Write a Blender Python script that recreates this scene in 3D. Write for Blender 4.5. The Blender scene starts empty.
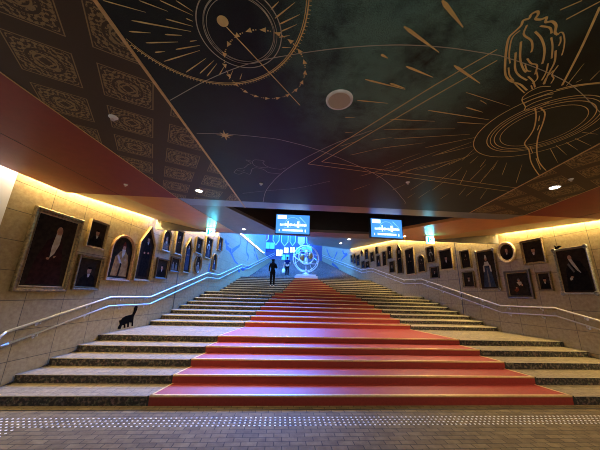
import bpy, bmesh, math, random
from mathutils import Vector, Matrix
random.seed(7)
scene = bpy.context.scene
COL = scene.collection
CAM=dict(H=1.7783,f=256.904,right=(0.99687, -0.07489, 0.02546),up=(-0.04403, -0.25789, 0.96517),fwd=(0.06572, 0.96327, 0.26038))
RISER,TREAD,LANDING,FIRST=0.1395,0.5802,1.9948,4.8706
CARPET=(-2.0148,0.2097,5.2977,-0.1759)
WALLS=(-4.7237,0.1251,8.1400,-0.0892)
PORTRAITS=[('L', 'rect', 4.976, 6.007, 1.7, 3.278),
('L', 'rect', 6.184, 6.736, 2.718, 3.387),
('L', 'rect', 6.12, 6.816, 1.754, 2.53),
('L', 'arch', 6.963, 7.846, 2.001, 3.258),
('L', 'gothic', 8.004, 8.781, 2.048, 3.788),
('L', 'arch', 9.12, 9.656, 3.134, 3.904),
('L', 'rect', 9.008, 9.708, 2.172, 2.865),
('L', 'rect', 9.95, 10.51, 3.138, 4.107),
('L', 'rect', 9.844, 10.479, 2.48, 3.02),
('L', 'gothic', 10.77, 11.379, 2.513, 4.003),
('L', 'rect', 11.634, 12.298, 3.446, 4.176),
('L', 'oval', 11.796, 12.445, 2.592, 3.387),
('L', 'rect', 12.648, 13.484, 3.379, 4.429),
('L', 'arch', 13.707, 14.298, 2.874, 3.78),
('L', 'rect', 14.251, 14.882, 4.033, 4.765),
('R', 'rect', 6.903, 6.1, 1.966, 3.225),
('R', 'rect', 7.809, 7.118, 2.869, 3.653),
('R', 'rect', 7.514, 7.106, 2.059, 2.628),
('R', 'rect', 8.563, 7.691, 1.824, 2.738),
('R', 'oval', 8.665, 8.01, 3.019, 3.745),
('R', 'rect', 9.635, 8.791, 2.104, 3.591),
('R', 'rect', 10.419, 9.896, 2.979, 3.74),
('R', 'rect', 10.445, 9.856, 2.218, 2.866),
('R', 'rect', 11.741, 10.865, 2.998, 3.986),
('R', 'rect', 12.653, 11.981, 3.435, 4.284),
('R', 'rect', 12.475, 11.867, 2.683, 3.26),
('R', 'arch', 13.426, 12.814, 3.053, 3.978),
('R', 'rect', 14.617, 13.69, 2.987, 4.5),
('R', 'gothic', 15.555, 14.92, 3.132, 4.97),
('R', 'rect', 16.653, 16.056, 4.155, 5.018),
('R', 'rect', 16.513, 15.867, 3.264, 4.012),
('R', 'rect', 17.404, 16.811, 3.778, 4.799),
('R', 'rect', 18.37, 17.931, 4.755, 5.306),
('R', 'rect', 18.289, 17.746, 3.822, 4.642),
('R', 'rect', 19.342, 18.667, 4.271, 5.048),
('R', 'rect', 20.321, 19.642, 4.582, 5.419),
('R', 'rect', 21.082, 20.474, 3.975, 4.575),
('R', 'rect', 20.262, 19.578, 3.91, 4.453),
('R', 'oval', 21.225, 20.638, 4.919, 5.517),
('R', 'rect', 22.205, 21.476, 4.278, 5.222),
('R', 'rect', 22.868, 22.296, 4.521, 5.432),
('R', 'rect', 23.543, 23.09, 4.727, 5.421)]
MURAL=[(0.008, [(-1.233, 2.347), (-0.775, 2.04), (-0.347, 1.813), (0.077, 1.676), (0.471, 1.583), (0.857, 1.526), (1.218, 1.512), (1.521, 1.526), (1.692, 1.536)]),
(0.008, [(1.692, 1.536), (2.023, 1.599), (2.405, 1.696), (2.71, 1.805), (3.255, 2.05)]),
(0.009, [(-1.132, 2.906), (-0.765, 2.882), (-0.317, 2.9), (-0.001, 2.952), (0.616, 3.202), (1.623, 3.852), (2.435, 4.77), (2.58, 5.01)]),
(0.009, [(-0.458, 5.326), (-0.336, 4.588), (0.018, 3.729), (0.576, 2.991), (1.012, 2.606)]),
(0.006, [(-1.511, 5.174), (-0.438, 4.701), (0.211, 4.466), (0.783, 4.081)]),
(0.01, [(-0.487, 1.513), (-0.358, 1.673), (0.122, 2.277)]),
(0.014, [(0.337, 3.517), (1.222, 2.09), (1.432, 1.772), (1.634, 1.489)]),
(0.014, [(0.337, 3.517), (1.884, 3.743), (3.901, 4.06), (4.323, 4.097)]),
(0.014, [(0.533, 3.425), (1.387, 2.073), (1.713, 1.581)]),
(0.014, [(0.533, 3.425), (1.82, 3.606), (3.744, 3.88), (4.08, 3.922)]),
(0.012, [(1.82, 1.177), (1.901, 1.111)]),
(0.014, [(1.925, 1.23), (2.023, 1.105)]),
(0.022, [(2.504, 1.766), (2.281, 1.435), (2.059, 1.133)]),
(0.018, [(2.505, 1.82), (2.619, 1.754), (2.8, 1.701)]),
(-0.04, [(0.992, 1.194), (1.251, 1.35)]),
(-0.035, [(0.821, 1.384), (1.197, 1.558)]),
(-0.03, [(0.996, 1.71), (1.289, 1.797)]),
(-0.035, [(1.394, 1.661), (1.752, 1.819)]),
(-0.025, [(0.69, 1.88), (1.106, 1.957)]),
(-0.02, [(0.693, 2.145), (1.02, 2.153)]),
(-0.03, [(0.74, 1.62), (0.811, 1.65)]),
(-0.03, [(0.935, 1.902), (1.1, 1.945)]),
(-0.02, [(1.479, 2.209), (2.222, 2.282)]),
(-0.015, [(1.905, 2.36), (2.27, 2.355)]),
(-0.02, [(1.84, 2.125), (2.068, 2.177)]),
(-0.015, [(1.909, 2.018), (1.998, 2.051)]),
(-0.015, [(1.142, 2.391), (1.654, 2.37)]),
(-0.014, [(1.146, 2.572), (1.959, 2.472)]),
(-0.012, [(1.343, 2.744), (2.203, 2.553)]),
(-0.015, [(0.636, 2.412), (0.746, 2.4)]),
(-0.012, [(0.702, 2.681), (0.798, 2.67)]),
(-0.01, [(1.251, 2.973), (1.77, 2.783)]),
(-0.009, [(1.832, 2.893), (2.333, 2.589)]),
(-0.009, [(2.042, 3.086), (2.354, 2.683)]),
(-0.009, [(2.087, 3.041), (2.408, 2.791)]),
(-0.01, [(-1.304, 1.406), (-1.045, 1.46)]),
(-0.018, [(-1.18, 1.529), (-0.767, 1.572)]),
(-0.01, [(-1.054, 1.383), (-0.883, 1.438)]),
(-0.01, [(-0.908, 1.37), (-0.713, 1.45)]),
(-0.01, [(-0.798, 1.36), (-0.704, 1.422)]),
(-0.014, [(-0.92, 1.494), (-0.739, 1.531)]),
(-0.016, [(-1.247, 1.618), (-1.082, 1.614)]),
(-0.016, [(-0.978, 1.616), (-0.848, 1.611)]),
(-0.016, [(-1.163, 1.703), (-0.9, 1.67)]),
(-0.016, [(-1.129, 1.784), (-1.041, 1.767)]),
(-0.016, [(-0.942, 1.739), (-0.732, 1.683)]),
(-0.016, [(-1.091, 1.867), (-0.746, 1.729)]),
(-0.016, [(-0.94, 1.966), (-0.717, 1.8)]),
(-0.014, [(-0.815, 1.965), (-0.653, 1.814)]),
(-0.014, [(-0.76, 1.992), (-0.634, 1.842)]),
(-0.012, [(-0.646, 1.97), (-0.569, 1.855)]),
(-0.012, [(-0.563, 2.007), (-0.508, 1.901)]),
(-0.012, [(-0.46, 1.997), (-0.431, 1.926)]),
(-0.014, [(-0.151, 1.357), (-0.095, 1.301)]),
(-0.016, [(-0.124, 1.415), (0.014, 1.297)]),
(-0.016, [(-0.095, 1.456), (0.054, 1.371)]),
(-0.014, [(-0.08, 1.507), (0.037, 1.443)]),
(-0.014, [(-0.096, 1.555), (-0.011, 1.531)]),
(-0.012, [(-0.072, 1.637), (0.001, 1.63)]),
(-0.012, [(-0.802, 1.656), (-0.743, 1.642)]),
(-0.012, [(-0.771, 1.476), (-0.727, 1.493)]),
(-0.008, [(2.522, 3.14), (2.484, 2.854)]),
(-0.008, [(2.418, 3.302), (2.562, 2.919)]),
(-0.008, [(2.313, 3.41), (2.538, 3.0)]),
(-0.008, [(2.019, 3.513), (2.529, 3.028)]),
(-0.008, [(1.82, 3.606), (2.457, 3.092)]),
(-0.008, [(2.252, 3.552), (2.425, 3.152)]),
(-0.008, [(2.692, 3.207), (2.663, 3.012)]),
(-0.008, [(2.922, 3.302), (2.831, 3.075)]),
(-0.008, [(3.168, 3.369), (3.048, 3.134)]),
(-0.008, [(3.258, 3.641), (3.017, 3.081)]),
(-0.008, [(3.451, 3.506), (3.186, 3.118)]),
(-0.008, [(3.92, 3.752), (3.444, 3.145)]),
(-0.008, [(3.035, 3.91), (2.799, 3.415)]),
(-0.008, [(2.698, 3.676), (2.661, 3.335)]),
(-0.008, [(2.606, 3.803), (2.597, 3.474)]),
(-0.008, [(2.714, 4.222), (2.704, 3.79)]),
(-0.008, [(2.321, 4.275), (2.378, 3.833)]),
(-0.008, [(3.09, 3.74), (2.939, 3.207)]),
(-0.008, [(3.336, 3.829), (3.181, 3.504)]),
(-0.008, [(3.349, 4.383), (3.221, 4.015)]),
(-0.008, [(3.511, 4.412), (3.422, 4.033)]),
(-0.008, [(3.884, 4.523), (3.643, 4.049)]),
(-0.008, [(3.123, 4.631), (3.103, 4.315)]),
(-0.008, [(2.67, 4.64), (2.679, 4.227)]),
(-0.008, [(2.458, 4.67), (2.483, 4.4)]),
(-0.008, [(1.997, 4.319), (2.109, 4.033)]),
(-0.008, [(1.238, 3.825), (1.659, 3.427)]),
(-0.008, [(1.524, 3.865), (1.778, 3.381)]),
(-0.008, [(1.803, 3.753), (2.069, 3.314)]),
(-0.008, [(1.284, 4.417), (1.507, 4.113)]),
(-0.008, [(1.48, 3.449), (1.838, 3.031)]),
(-0.008, [(1.735, 3.355), (2.06, 2.928)]),
(-0.008, [(3.421, 2.72), (3.912, 3.058)]),
(-0.008, [(3.426, 2.649), (3.809, 2.849)]),
(-0.008, [(3.479, 2.576), (3.817, 2.722)]),
(-0.008, [(3.496, 2.489), (3.886, 2.619)]),
(-0.008, [(3.447, 2.374), (3.67, 2.388)]),
(-0.008, [(2.551, 1.773), (2.442, 1.538)]),
(-0.008, [(2.591, 1.722), (2.606, 1.687)]),
(-0.008, [(2.687, 1.69), (2.65, 1.586)]),
(-0.008, [(1.909, 2.018), (2.019, 2.063)]),
(-0.008, [(1.7, 1.934), (2.27, 2.065)]),
(-0.008, [(1.082, 2.806), (1.305, 2.716)]),
(-0.008, [(0.901, 3.195), (1.251, 2.973)]),
(-0.008, [(0.71, 2.987), (0.932, 2.823)]),
(0.022, [(2.246, 1.852), (2.119, 1.793), (2.009, 1.77), (1.907, 1.713), (1.809, 1.61), (1.699, 1.474), (1.644, 1.389), (1.648, 1.342), (1.653, 1.298), (1.636, 1.264), (1.665, 1.248), (1.654, 1.222), (1.676, 1.2), (1.701, 1.217), (1.712, 1.246), (1.754, 1.246), (1.777, 1.23), (1.803, 1.26), (1.843, 1.252), (1.899, 1.275), (1.943, 1.322), (1.983, 1.336)]),
(0.012, [(1.983, 1.336), (1.979, 1.318), (2.009, 1.323), (2.075, 1.371), (2.137, 1.431), (2.185, 1.488)]),
(0.014, [(1.842, 1.597), (1.763, 1.52), (1.685, 1.417), (1.667, 1.371), (1.678, 1.332)]),
(0.018, [(1.691, 1.29), (1.731, 1.357), (1.828, 1.395), (1.891, 1.447), (1.92, 1.487)]),
(0.02, [(1.792, 1.329), (1.887, 1.373), (1.991, 1.446), (2.07, 1.527), (2.108, 1.576)]),
(0.018, [(1.791, 1.289), (1.841, 1.29), (1.881, 1.298), (1.926, 1.331)]),
(0.016, [(1.953, 1.359), (2.035, 1.424), (2.134, 1.521)]),
(0.014, [(2.013, 1.346), (2.054, 1.381), (2.077, 1.417)]),
(0.02, [(1.76, 1.41), (1.882, 1.545), (1.992, 1.632), (2.054, 1.667)]),
(0.02, [(1.8, 1.499), (1.925, 1.638), (2.022, 1.702), (2.14, 1.745)]),
(0.016, [(1.862, 1.635), (1.941, 1.71), (2.027, 1.761)]),
(0.018, [(1.938, 1.54), (2.013, 1.58), (2.08, 1.593), (2.149, 1.678)]),
(0.014, [(1.973, 1.594), (2.043, 1.647), (2.086, 1.653)]),
(0.018, [(2.109, 1.704), (2.203, 1.75), (2.285, 1.812)]),
(0.016, [(2.151, 1.566), (2.222, 1.65), (2.268, 1.732)]),
(0.018, [(2.094, 1.453), (2.193, 1.553), (2.26, 1.667), (2.333, 1.771)]),
(0.014, [(2.252, 1.576), (2.294, 1.664), (2.35, 1.701), (2.383, 1.755)]),
(0.014, [(2.228, 1.794), (2.284, 1.836)]),
(0.014, [(2.282, 1.934), (2.282, 1.865), (2.325, 1.802), (2.415, 1.787)]),
(0.014, [(2.312, 1.974), (2.354, 1.909), (2.423, 1.844), (2.482, 1.828)]),
(0.014, [(2.37, 2.016), (2.408, 1.949), (2.481, 1.886), (2.529, 1.867)]),
(0.014, [(2.432, 2.06), (2.462, 1.988), (2.525, 1.927), (2.558, 1.905)]),
(0.014, [(2.461, 2.104), (2.537, 2.076), (2.582, 1.994), (2.596, 1.966)]),
(0.012, [(2.282, 1.934), (2.312, 1.974), (2.37, 2.016), (2.432, 2.06), (2.461, 2.104)]),
(0.018, [(2.532, 2.057), (2.659, 2.166), (2.829, 2.354), (2.921, 2.499), (3.009, 2.66), (3.201, 2.794), (3.477, 3.044), (3.751, 3.253), (4.062, 3.469)]),
(0.018, [(2.585, 2.051), (2.71, 2.119), (2.855, 2.28), (2.997, 2.463), (3.186, 2.67), (3.433, 2.903), (3.675, 3.097), (4.033, 3.323)]),
(0.012, [(2.769, 2.243), (2.695, 2.163)]),
(0.012, [(3.128, 2.707), (3.308, 2.848)]),
(0.012, [(3.481, 2.969), (3.85, 3.258)]),
(0.012, [(2.91, 2.395), (2.842, 2.305)]),
(0.014, [(1.983, 1.744), (2.116, 1.817), (2.253, 1.885)]),
(0.014, [(2.219, 1.775), (2.21, 1.716), (2.119, 1.639)]),
(0.014, [(2.318, 1.765), (2.276, 1.694), (2.264, 1.625)]),
(0.006, [(-0.849, 3.958), (-0.779, 3.828), (-0.659, 3.766), (-0.583, 3.652), (-0.531, 3.601), (-0.595, 3.505), (-0.509, 3.537), (-0.46, 3.489), (-0.328, 3.503), (-0.347, 3.579), (-0.261, 3.697), (-0.088, 3.742), (0.006, 3.683)]),
(0.006, [(-0.849, 3.958), (-0.774, 4.007), (-0.682, 3.936), (-0.589, 3.984), (-0.537, 3.798), (-0.468, 3.742), (-0.36, 3.776), (-0.269, 3.884), (-0.088, 3.905)]),
(0.005, [(-0.509, 3.537), (-0.491, 3.66), (-0.403, 3.714), (-0.278, 3.719)]),
(0.005, [(-0.785, 3.864), (-0.708, 3.889), (-0.652, 3.833)])]
STAR=(-0.783, 2.909)
PLANET=(-0.507, 1.471)
PLANET_R=0.053
CAT=[(7.814, 0.748), (7.827, 0.81), (7.863, 0.857), (7.818, 0.93), (7.822, 0.981), (7.872, 0.96), (7.909, 1.009), (8.013, 1.053), (8.109, 1.068), (8.224, 1.078), (8.305, 1.091), (8.326, 1.168), (8.321, 1.262), (8.358, 1.312), (8.444, 1.323), (8.486, 1.283), (8.472, 1.198), (8.432, 1.105), (8.381, 1.024), (8.396, 0.921), (8.43, 0.751), (8.351, 0.756), (8.344, 0.852), (8.234, 0.872), (8.249, 0.744), (8.182, 0.743), (8.153, 0.844), (8.086, 0.842), (8.115, 0.742), (8.044, 0.737), (8.026, 0.822), (7.956, 0.821), (7.925, 0.73)]
BRANCH_L=[[(15.389, 4.804), (15.678, 4.658), (16.173, 4.713)], [(15.621, 4.442), (16.422, 4.333), (17.567, 3.847), (18.394, 3.72)], [(16.422, 4.333), (16.656, 4.459)], [(16.827, 4.357), (17.606, 4.715), (18.468, 5.111), (18.408, 5.637)], [(20.382, 5.748), (20.439, 4.9), (21.171, 4.636), (20.663, 4.192)], [(22.792, 5.64), (23.434, 5.326), (23.011, 4.96)], [(23.758, 5.193), (24.756, 4.833), (25.173, 4.502)], [(19.111, 3.609), (19.883, 3.49), (21.42, 3.852), (22.304, 4.001)], [(18.506, 3.36), (19.057, 3.222)]]
BRANCH_R=[[(24.557, 5.729), (25.985, 5.458), (26.875, 5.15)], [(29.86, 5.336), (28.305, 4.872), (27.362, 4.495), (29.324, 5.125)], [(27.754, 6.424), (28.776, 5.896), (29.587, 5.306)], [(25.939, 6.28), (25.542, 5.875), (24.557, 5.729)], [(32.219, 7.464), (30.985, 6.434), (29.306, 5.735)]]
WOMAN=(-0.523, 16.653, 2.218)
MAN=(0.481, 22.15, 3.22)
GLOBE=(1.99, 20.35, 3.073)


# ------------------------------------------------------------------ camera, world, lights, exposure
def make_camera():
    cd = bpy.data.cameras.new('camera'); co = bpy.data.objects.new('camera', cd); COL.objects.link(co)
    rt, up, fw = (Vector(CAM[k]) for k in ('right', 'up', 'fwd'))
    m = Matrix((rt, up, -fw)).transposed().to_4x4(); m.translation = (0, 0, CAM['H'])
    co.matrix_world = m
    cd.sensor_width = 36.0; cd.lens = CAM['f'] / 600.0 * 36.0; cd.clip_start = 0.05; cd.clip_end = 200
    scene.camera = co
make_camera()
w = bpy.data.worlds.new('world'); scene.world = w; w.use_nodes = True
w.node_tree.nodes['Background'].inputs[0].default_value = (1.0, 0.95, 0.86, 1)
w.node_tree.nodes['Background'].inputs[1].default_value = 0.27
vs = scene.view_settings
vs.view_transform = 'Standard'; vs.look = 'None'; vs.gamma = 1.0; vs.use_curve_mapping = False
vs.exposure = 1.38
try: scene.cycles.filter_width = 1.0
except Exception: pass
def area(name, loc, target, sx, sy, power, color):
    l = bpy.data.lights.new(name, 'AREA'); l.shape = 'RECTANGLE'; l.size = sx; l.size_y = sy; l.energy = power; l.color = color
    o = bpy.data.objects.new(name, l); COL.objects.link(o); o.location = loc
    o.rotation_euler = (Vector(target) - Vector(loc)).to_track_quat('-Z', 'Y').to_euler()
    return o
BLUE = (0.035, 0.22, 1.0)
area('atrium_blue_wash', (1.5, 29, 13.2), (1.5, 27, 4.5), 11, 12, 4400, BLUE)
area('atrium_blue_wash', (-0.2, 19.5, 11.5), (-2.6, 18.0, 3.5), 4, 6, 5400, BLUE)
area('atrium_blue_wash', (1.5, 37, 12.5), (1.5, 46, 8), 9, 3, 1500, BLUE)

# ------------------------------------------------------------------ helpers
def mat(name, c1, c2=None, scale=6.0, rough=0.6, metal=0.0, bump=0.0, bscale=None, emit=None, espow=0.0, detail=5.0, lo=0.35, hi=0.65, spec=None):
    m = bpy.data.materials.new(name); m.use_nodes = True
    nt = m.node_tree; N = nt.nodes; b = N['Principled BSDF']
    b.inputs['Roughness'].default_value = rough; b.inputs['Metallic'].default_value = metal
    if spec is not None: b.inputs['Specular IOR Level'].default_value = spec
    if c2 is None: c2 = tuple(x * 0.82 for x in c1)
    tc = N.new('ShaderNodeTexCoord'); nz = N.new('ShaderNodeTexNoise'); rp = N.new('ShaderNodeValToRGB')
    nz.inputs['Scale'].default_value = scale; nz.inputs['Detail'].default_value = detail
    rp.color_ramp.elements[0].position = lo; rp.color_ramp.elements[1].position = hi
    rp.color_ramp.elements[0].color = (*c1, 1); rp.color_ramp.elements[1].color = (*c2, 1)
    nt.links.new(tc.outputs['Object'], nz.inputs['Vector']); nt.links.new(nz.outputs['Fac'], rp.inputs['Fac'])
    nt.links.new(rp.outputs['Color'], b.inputs['Base Color'])
    if bump:
        bn = N.new('ShaderNodeTexNoise'); bn.inputs['Scale'].default_value = bscale or scale * 4; bn.inputs['Detail'].default_value = 6
        nt.links.new(tc.outputs['Object'], bn.inputs['Vector'])
        bp = N.new('ShaderNodeBump'); bp.inputs['Strength'].default_value = bump; bp.inputs['Distance'].default_value = 0.02
        nt.links.new(bn.outputs['Fac'], bp.inputs['Height']); nt.links.new(bp.outputs['Normal'], b.inputs['Normal'])
    if emit:
        b.inputs['Emission Color'].default_value = (*emit, 1); b.inputs['Emission Strength'].default_value = espow
    return m

def tiled(name, c1, c2, cm, bw, rh, mortar, offset, rough, uv='UV', rot=0.0, nscale=3.0, ncol=(0.6, 0.5, 0.4), nfac=0.5, bump=0.3, spec=0.4):
    m = bpy.data.materials.new(name); m.use_nodes = True
    nt = m.node_tree; N = nt.nodes; b = N['Principled BSDF']; L = nt.links
    b.inputs['Roughness'].default_value = rough; b.inputs['Specular IOR Level'].default_value = spec
    tc = N.new('ShaderNodeTexCoord'); mp = N.new('ShaderNodeMapping'); mp.inputs['Rotation'].default_value = (0, 0, rot)
    L.new(tc.outputs[uv], mp.inputs['Vector'])
    br = N.new('ShaderNodeTexBrick'); br.inputs['Scale'].default_value = 1.0; br.offset = offset
    br.inputs['Brick Width'].default_value = bw; br.inputs['Row Height'].default_value = rh
    br.inputs['Mortar Size'].default_value = mortar; br.inputs['Mortar Smooth'].default_value = 0.1
    br.inputs['Color1'].default_value = (*c1, 1); br.inputs['Color2'].default_value = (*c2, 1); br.inputs['Mortar'].default_value = (*cm, 1)
    L.new(mp.outputs['Vector'], br.inputs['Vector'])
    nz = N.new('ShaderNodeTexNoise'); nz.inputs['Scale'].default_value = nscale; nz.inputs['Detail'].default_value = 8
    nz.inputs['Roughness'].default_value = 0.65
    L.new(mp.outputs['Vector'], nz.inputs['Vector'])
    rp = N.new('ShaderNodeValToRGB'); rp.color_ramp.elements[0].position = .35; rp.color_ramp.elements[1].position = .68
    rp.color_ramp.elements[0].color = (*ncol, 1); rp.color_ramp.elements[1].color = (1, 1, 1, 1)
    L.new(nz.outputs['Fac'], rp.inputs['Fac'])
    mx = N.new('ShaderNodeMix'); mx.data_type = 'RGBA'; mx.blend_type = 'MULTIPLY'; mx.inputs['Factor'].default_value = nfac
    L.new(br.outputs['Color'], mx.inputs['A']); L.new(rp.outputs['Color'], mx.inputs['B']); L.new(mx.outputs['Result'], b.inputs['Base Color'])
    bp = N.new('ShaderNodeBump'); bp.inputs['Strength'].default_value = bump; bp.inputs['Distance'].default_value = 0.01
    ad = N.new('ShaderNodeMath'); ad.operation = 'MULTIPLY_ADD'; ad.inputs[1].default_value = -1.0
    L.new(br.outputs['Fac'], ad.inputs[0]); L.new(nz.outputs['Fac'], ad.inputs[2])
    L.new(ad.outputs[0], bp.inputs['Height']); L.new(bp.outputs['Normal'], b.inputs['Normal'])
    return m

class MB:
    def __init__(s): s.v = []; s.f = []; s.m = []; s.uv = []
    def face(s, pts, mi=0, uv=None):
        n = len(s.v); s.v += [tuple(p) for p in pts]; s.f.append(list(range(n, n + len(pts)))); s.m.append(mi)
        s.uv.append(uv if uv else [(p[0], p[1]) for p in pts])
    def box(s, x0, x1, y0, y1, z0, z1, mi=0):
        P = [(x, y, z) for z in (z0, z1) for y in (y0, y1) for x in (x0, x1)]
        for q in ((0, 2, 3, 1), (4, 5, 7, 6), (0, 1, 5, 4), (2, 6, 7, 3), (0, 4, 6, 2), (1, 3, 7, 5)):
            s.face([P[i] for i in q], mi)
    def prism(s, poly, z0, z1, mi=0, side=None):
        # poly counter-clockwise in plan
        s.face([(x, y, z1) for x, y in poly], mi); s.face([(x, y, z0) for x, y in reversed(poly)], mi)
        n = len(poly)
        for i in range(n):
            a, b = poly[i], poly[(i + 1) % n]
            s.face([(*a, z0), (*b, z0), (*b, z1), (*a, z1)], mi if side is None else side)
    def tube(s, pts, rad, seg=8, mi=0, caps=True):
        pts = [Vector(p) for p in pts]; rings = []
        rr = rad if isinstance(rad, (list, tuple)) else [rad] * len(pts)
        for i, p in enumerate(pts):
            d = (pts[min(i + 1, len(pts) - 1)] - pts[max(i - 1, 0)]).normalized()
            a = d.cross(Vector((0, 0, 1)) if abs(d.z) < 0.95 else Vector((1, 0, 0))).normalized(); c = d.cross(a)
            rings.append([p + (a * math.cos(t) + c * math.sin(t)) * rr[i] for t in (2 * math.pi * k / seg for k in range(seg))])
        for i in range(len(rings) - 1):
            for k in range(seg):
                s.face([rings[i][k], rings[i + 1][k], rings[i + 1][(k + 1) % seg], rings[i][(k + 1) % seg]], mi)
        if caps: s.face(rings[0], mi); s.face(list(reversed(rings[-1])), mi)
    def lathe(s, prof, seg=24, mi=0, c=(0, 0, 0)):
        for i in range(len(prof) - 1):
            (r0, z0), (r1, z1) = prof[i], prof[i + 1]
            for k in range(seg):
                a, b = 2 * math.pi * k / seg, 2 * math.pi * (k + 1) / seg
                q = [(r0 * math.cos(a), r0 * math.sin(a), z0), (r0 * math.cos(b), r0 * math.sin(b), z0), (r1 * math.cos(b), r1 * math.sin(b), z1), (r1 * math.cos(a), r1 * math.sin(a), z1)]
                q = [(x + c[0], y + c[1], z + c[2]) for x, y, z in q]
                if r0 < 1e-6: q = [q[0], q[2], q[3]]
                elif r1 < 1e-6: q = [q[0], q[1], q[2]]
                s.face(q, mi)
    def torus(s, R, r, seg=48, sub=8, M=Matrix(), mi=0, flat=1.0):
        g = []
        for i in range(seg):
            a = 2 * math.pi * i / seg
            g.append([M @ Vector(((R + r * math.cos(t)) * math.cos(a), (R + r * math.cos(t)) * math.sin(a), r * flat * math.sin(t))) for t in (2 * math.pi * k / sub for k in range(sub))])
        for i in range(seg):
            for k in range(sub):
                s.face([g[i][k], g[(i + 1) % seg][k], g[(i + 1) % seg][(k + 1) % sub], g[i][(k + 1) % sub]], mi)
    def build(s, name, mats, parent=None, smooth=False, weld=True):
        me = bpy.data.meshes.new(name); me.from_pydata(s.v, [], s.f)
        if not isinstance(mats, (list, tuple)): mats = [mats]
        for m in mats: me.materials.append(m)
        me.polygons.foreach_set('material_index', s.m)
        ul = me.uv_layers.new(name='UVMap'); k = 0
        for u in s.uv:
            for p in u: ul.data[k].uv = p; k += 1
        if weld:
            bm = bmesh.new(); bm.from_mesh(me); bmesh.ops.remove_doubles(bm, verts=bm.verts, dist=1e-5)
            if smooth:
                for f in bm.faces: f.smooth = True
            bm.to_mesh(me); bm.free()
        me.update()
        o = bpy.data.objects.new(name, me); COL.objects.link(o)
        if parent: o.parent = parent
        return o

def tag(o, label=None, cat=None, group=None, kind=None):
    if label: o['label'] = label
    if cat: o['category'] = cat
    if group: o['group'] = group
    if kind: o['kind'] = kind
    return o
def empty(name, loc=(0, 0, 0), rz=0.0):
    o = bpy.data.objects.new(name, None); COL.objects.link(o); o.location = loc; o.rotation_euler = (0, 0, rz); o.empty_display_size = 0.2
    return o
def smooth_line(pts, n=5):
    if len(pts) < 3: return [Vector(p) for p in pts]
    P = [Vector(p) for p in pts]; P = [2 * P[0] - P[1]] + P + [2 * P[-1] - P[-2]]; out = []
    for i in range(1, len(P) - 2):
        for k in range(n):
            t = k / n; a, b, c, d = P[i - 1:i + 3]
            out.append(0.5 * ((2 * b) + (c - a) * t + (2 * a - 5 * b + 4 * c - d) * t * t + (3 * b - a - 3 * c + d) * t ** 3))
    out.append(P[-2]); return out
def ribbon(pts, width, taper=False, smooth=True):
    # 2-D ribbon as a list of quads
    P = smooth_line(pts) if smooth else [Vector(p) for p in pts]
    if taper and len(P) == 2: P = [P[0].lerp(P[1], t) for t in (0, .15, .5, 1)]
    L = []; n = len(P)
    for i, p in enumerate(P):
        d = (P[min(i + 1, n - 1)] - P[max(i - 1, 0)]).normalized(); nn = Vector((-d.y, d.x))
        wd = width
        if taper: wd = width * [0.4, 1.0, 0.8, 0.25][i] if n == 4 else width * (1 - 0.8 * i / (n - 1))
        L.append((p + nn * wd / 2, p - nn * wd / 2))
    return [[L[i][0], L[i][1], L[i + 1][1], L[i + 1][0]] for i in range(n - 1)]

# ------------------------------------------------------------------ materials
M = {}
M['stone_wall'] = tiled('tan_limestone_wall', (0.37, 0.285, 0.140), (0.33, 0.255, 0.125), (0.10, 0.078, 0.045), 0.755, 0.515, 0.006, 0.0, 0.45, nscale=11, ncol=(0.62, 0.55, 0.46), nfac=0.8, bump=0.12, spec=0.25)
M['white_wall'] = mat('white_plaster', (0.80, 0.79, 0.74), (0.76, 0.75, 0.70), 3, 0.7)
M['pale_wall'] = mat('pale_atrium_wall', (0.30, 0.33, 0.38), (0.26, 0.29, 0.34), 2, 0.6)
M['paver'] = tiled('brown_stone_pavers', (0.215, 0.158, 0.074), (0.145, 0.106, 0.050), (0.06, 0.046, 0.024), 0.20, 0.10, 0.006, 0.5, 0.75, uv='Object', spec=0.15, nscale=7, ncol=(0.55, 0.5, 0.45), nfac=0.8, bump=0.5)
M['tread'] = tiled('stair_tread_stone', (0.31, 0.235, 0.128), (0.25, 0.19, 0.102), (0.12, 0.092, 0.055), 0.30, 0.20, 0.006, 0.5, 0.7, uv='Object', nscale=14, ncol=(0.5, 0.46, 0.40), nfac=0.85, bump=0.5, spec=0.3)
M['nosing'] = mat('stair_nosing_stone', (0.66, 0.56, 0.39), (0.58, 0.48, 0.33), 18, 0.45)
M['nosing_dark'] = mat('grey_nosing_stone', (0.20, 0.18, 0.16), (0.15, 0.135, 0.12), 18, 0.5)
def split_stone():
    m = mat('split_face_riser_stone', (0.018, 0.013, 0.009), (0.20, 0.15, 0.10), 22, 0.75, bump=1.0, bscale=38, lo=0.47, hi=0.68)
    nt = m.node_tree; N = nt.nodes; L = nt.links
    vo = N.new('ShaderNodeTexVoronoi'); vo.inputs['Scale'].default_value = 16
    tc = [n for n in N if n.type == 'TEX_COORD'][0]; L.new(tc.outputs['Object'], vo.inputs['Vector'])
    mx = N.new('ShaderNodeMix'); mx.data_type = 'RGBA'; mx.blend_type = 'MULTIPLY'; mx.inputs['Factor'].default_value = 0.35
    rp = [n for n in N if n.type == 'VALTORGB'][0]
    L.new(rp.outputs['Color'], mx.inputs['A']); L.new(vo.outputs['Color'], mx.inputs['B']); L.new(mx.outputs['Result'], N['Principled BSDF'].inputs['Base Color'])
    return m
M['riser'] = split_stone()
M['channel'] = mat('dark_stair_edge', (0.02, 0.018, 0.015), (0.035, 0.03, 0.025), 20, 0.6)
M['carpet'] = mat('red_carpet_vinyl', (0.27, 0.030, 0.018), (0.23, 0.024, 0.014), 30, 0.55, bump=0.08, bscale=180, spec=0.32)
M['gold_trim'] = mat('gold_trim_paint', (0.72, 0.48, 0.20), (0.62, 0.40, 0.15), 20, 0.35, 0.3)
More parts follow.
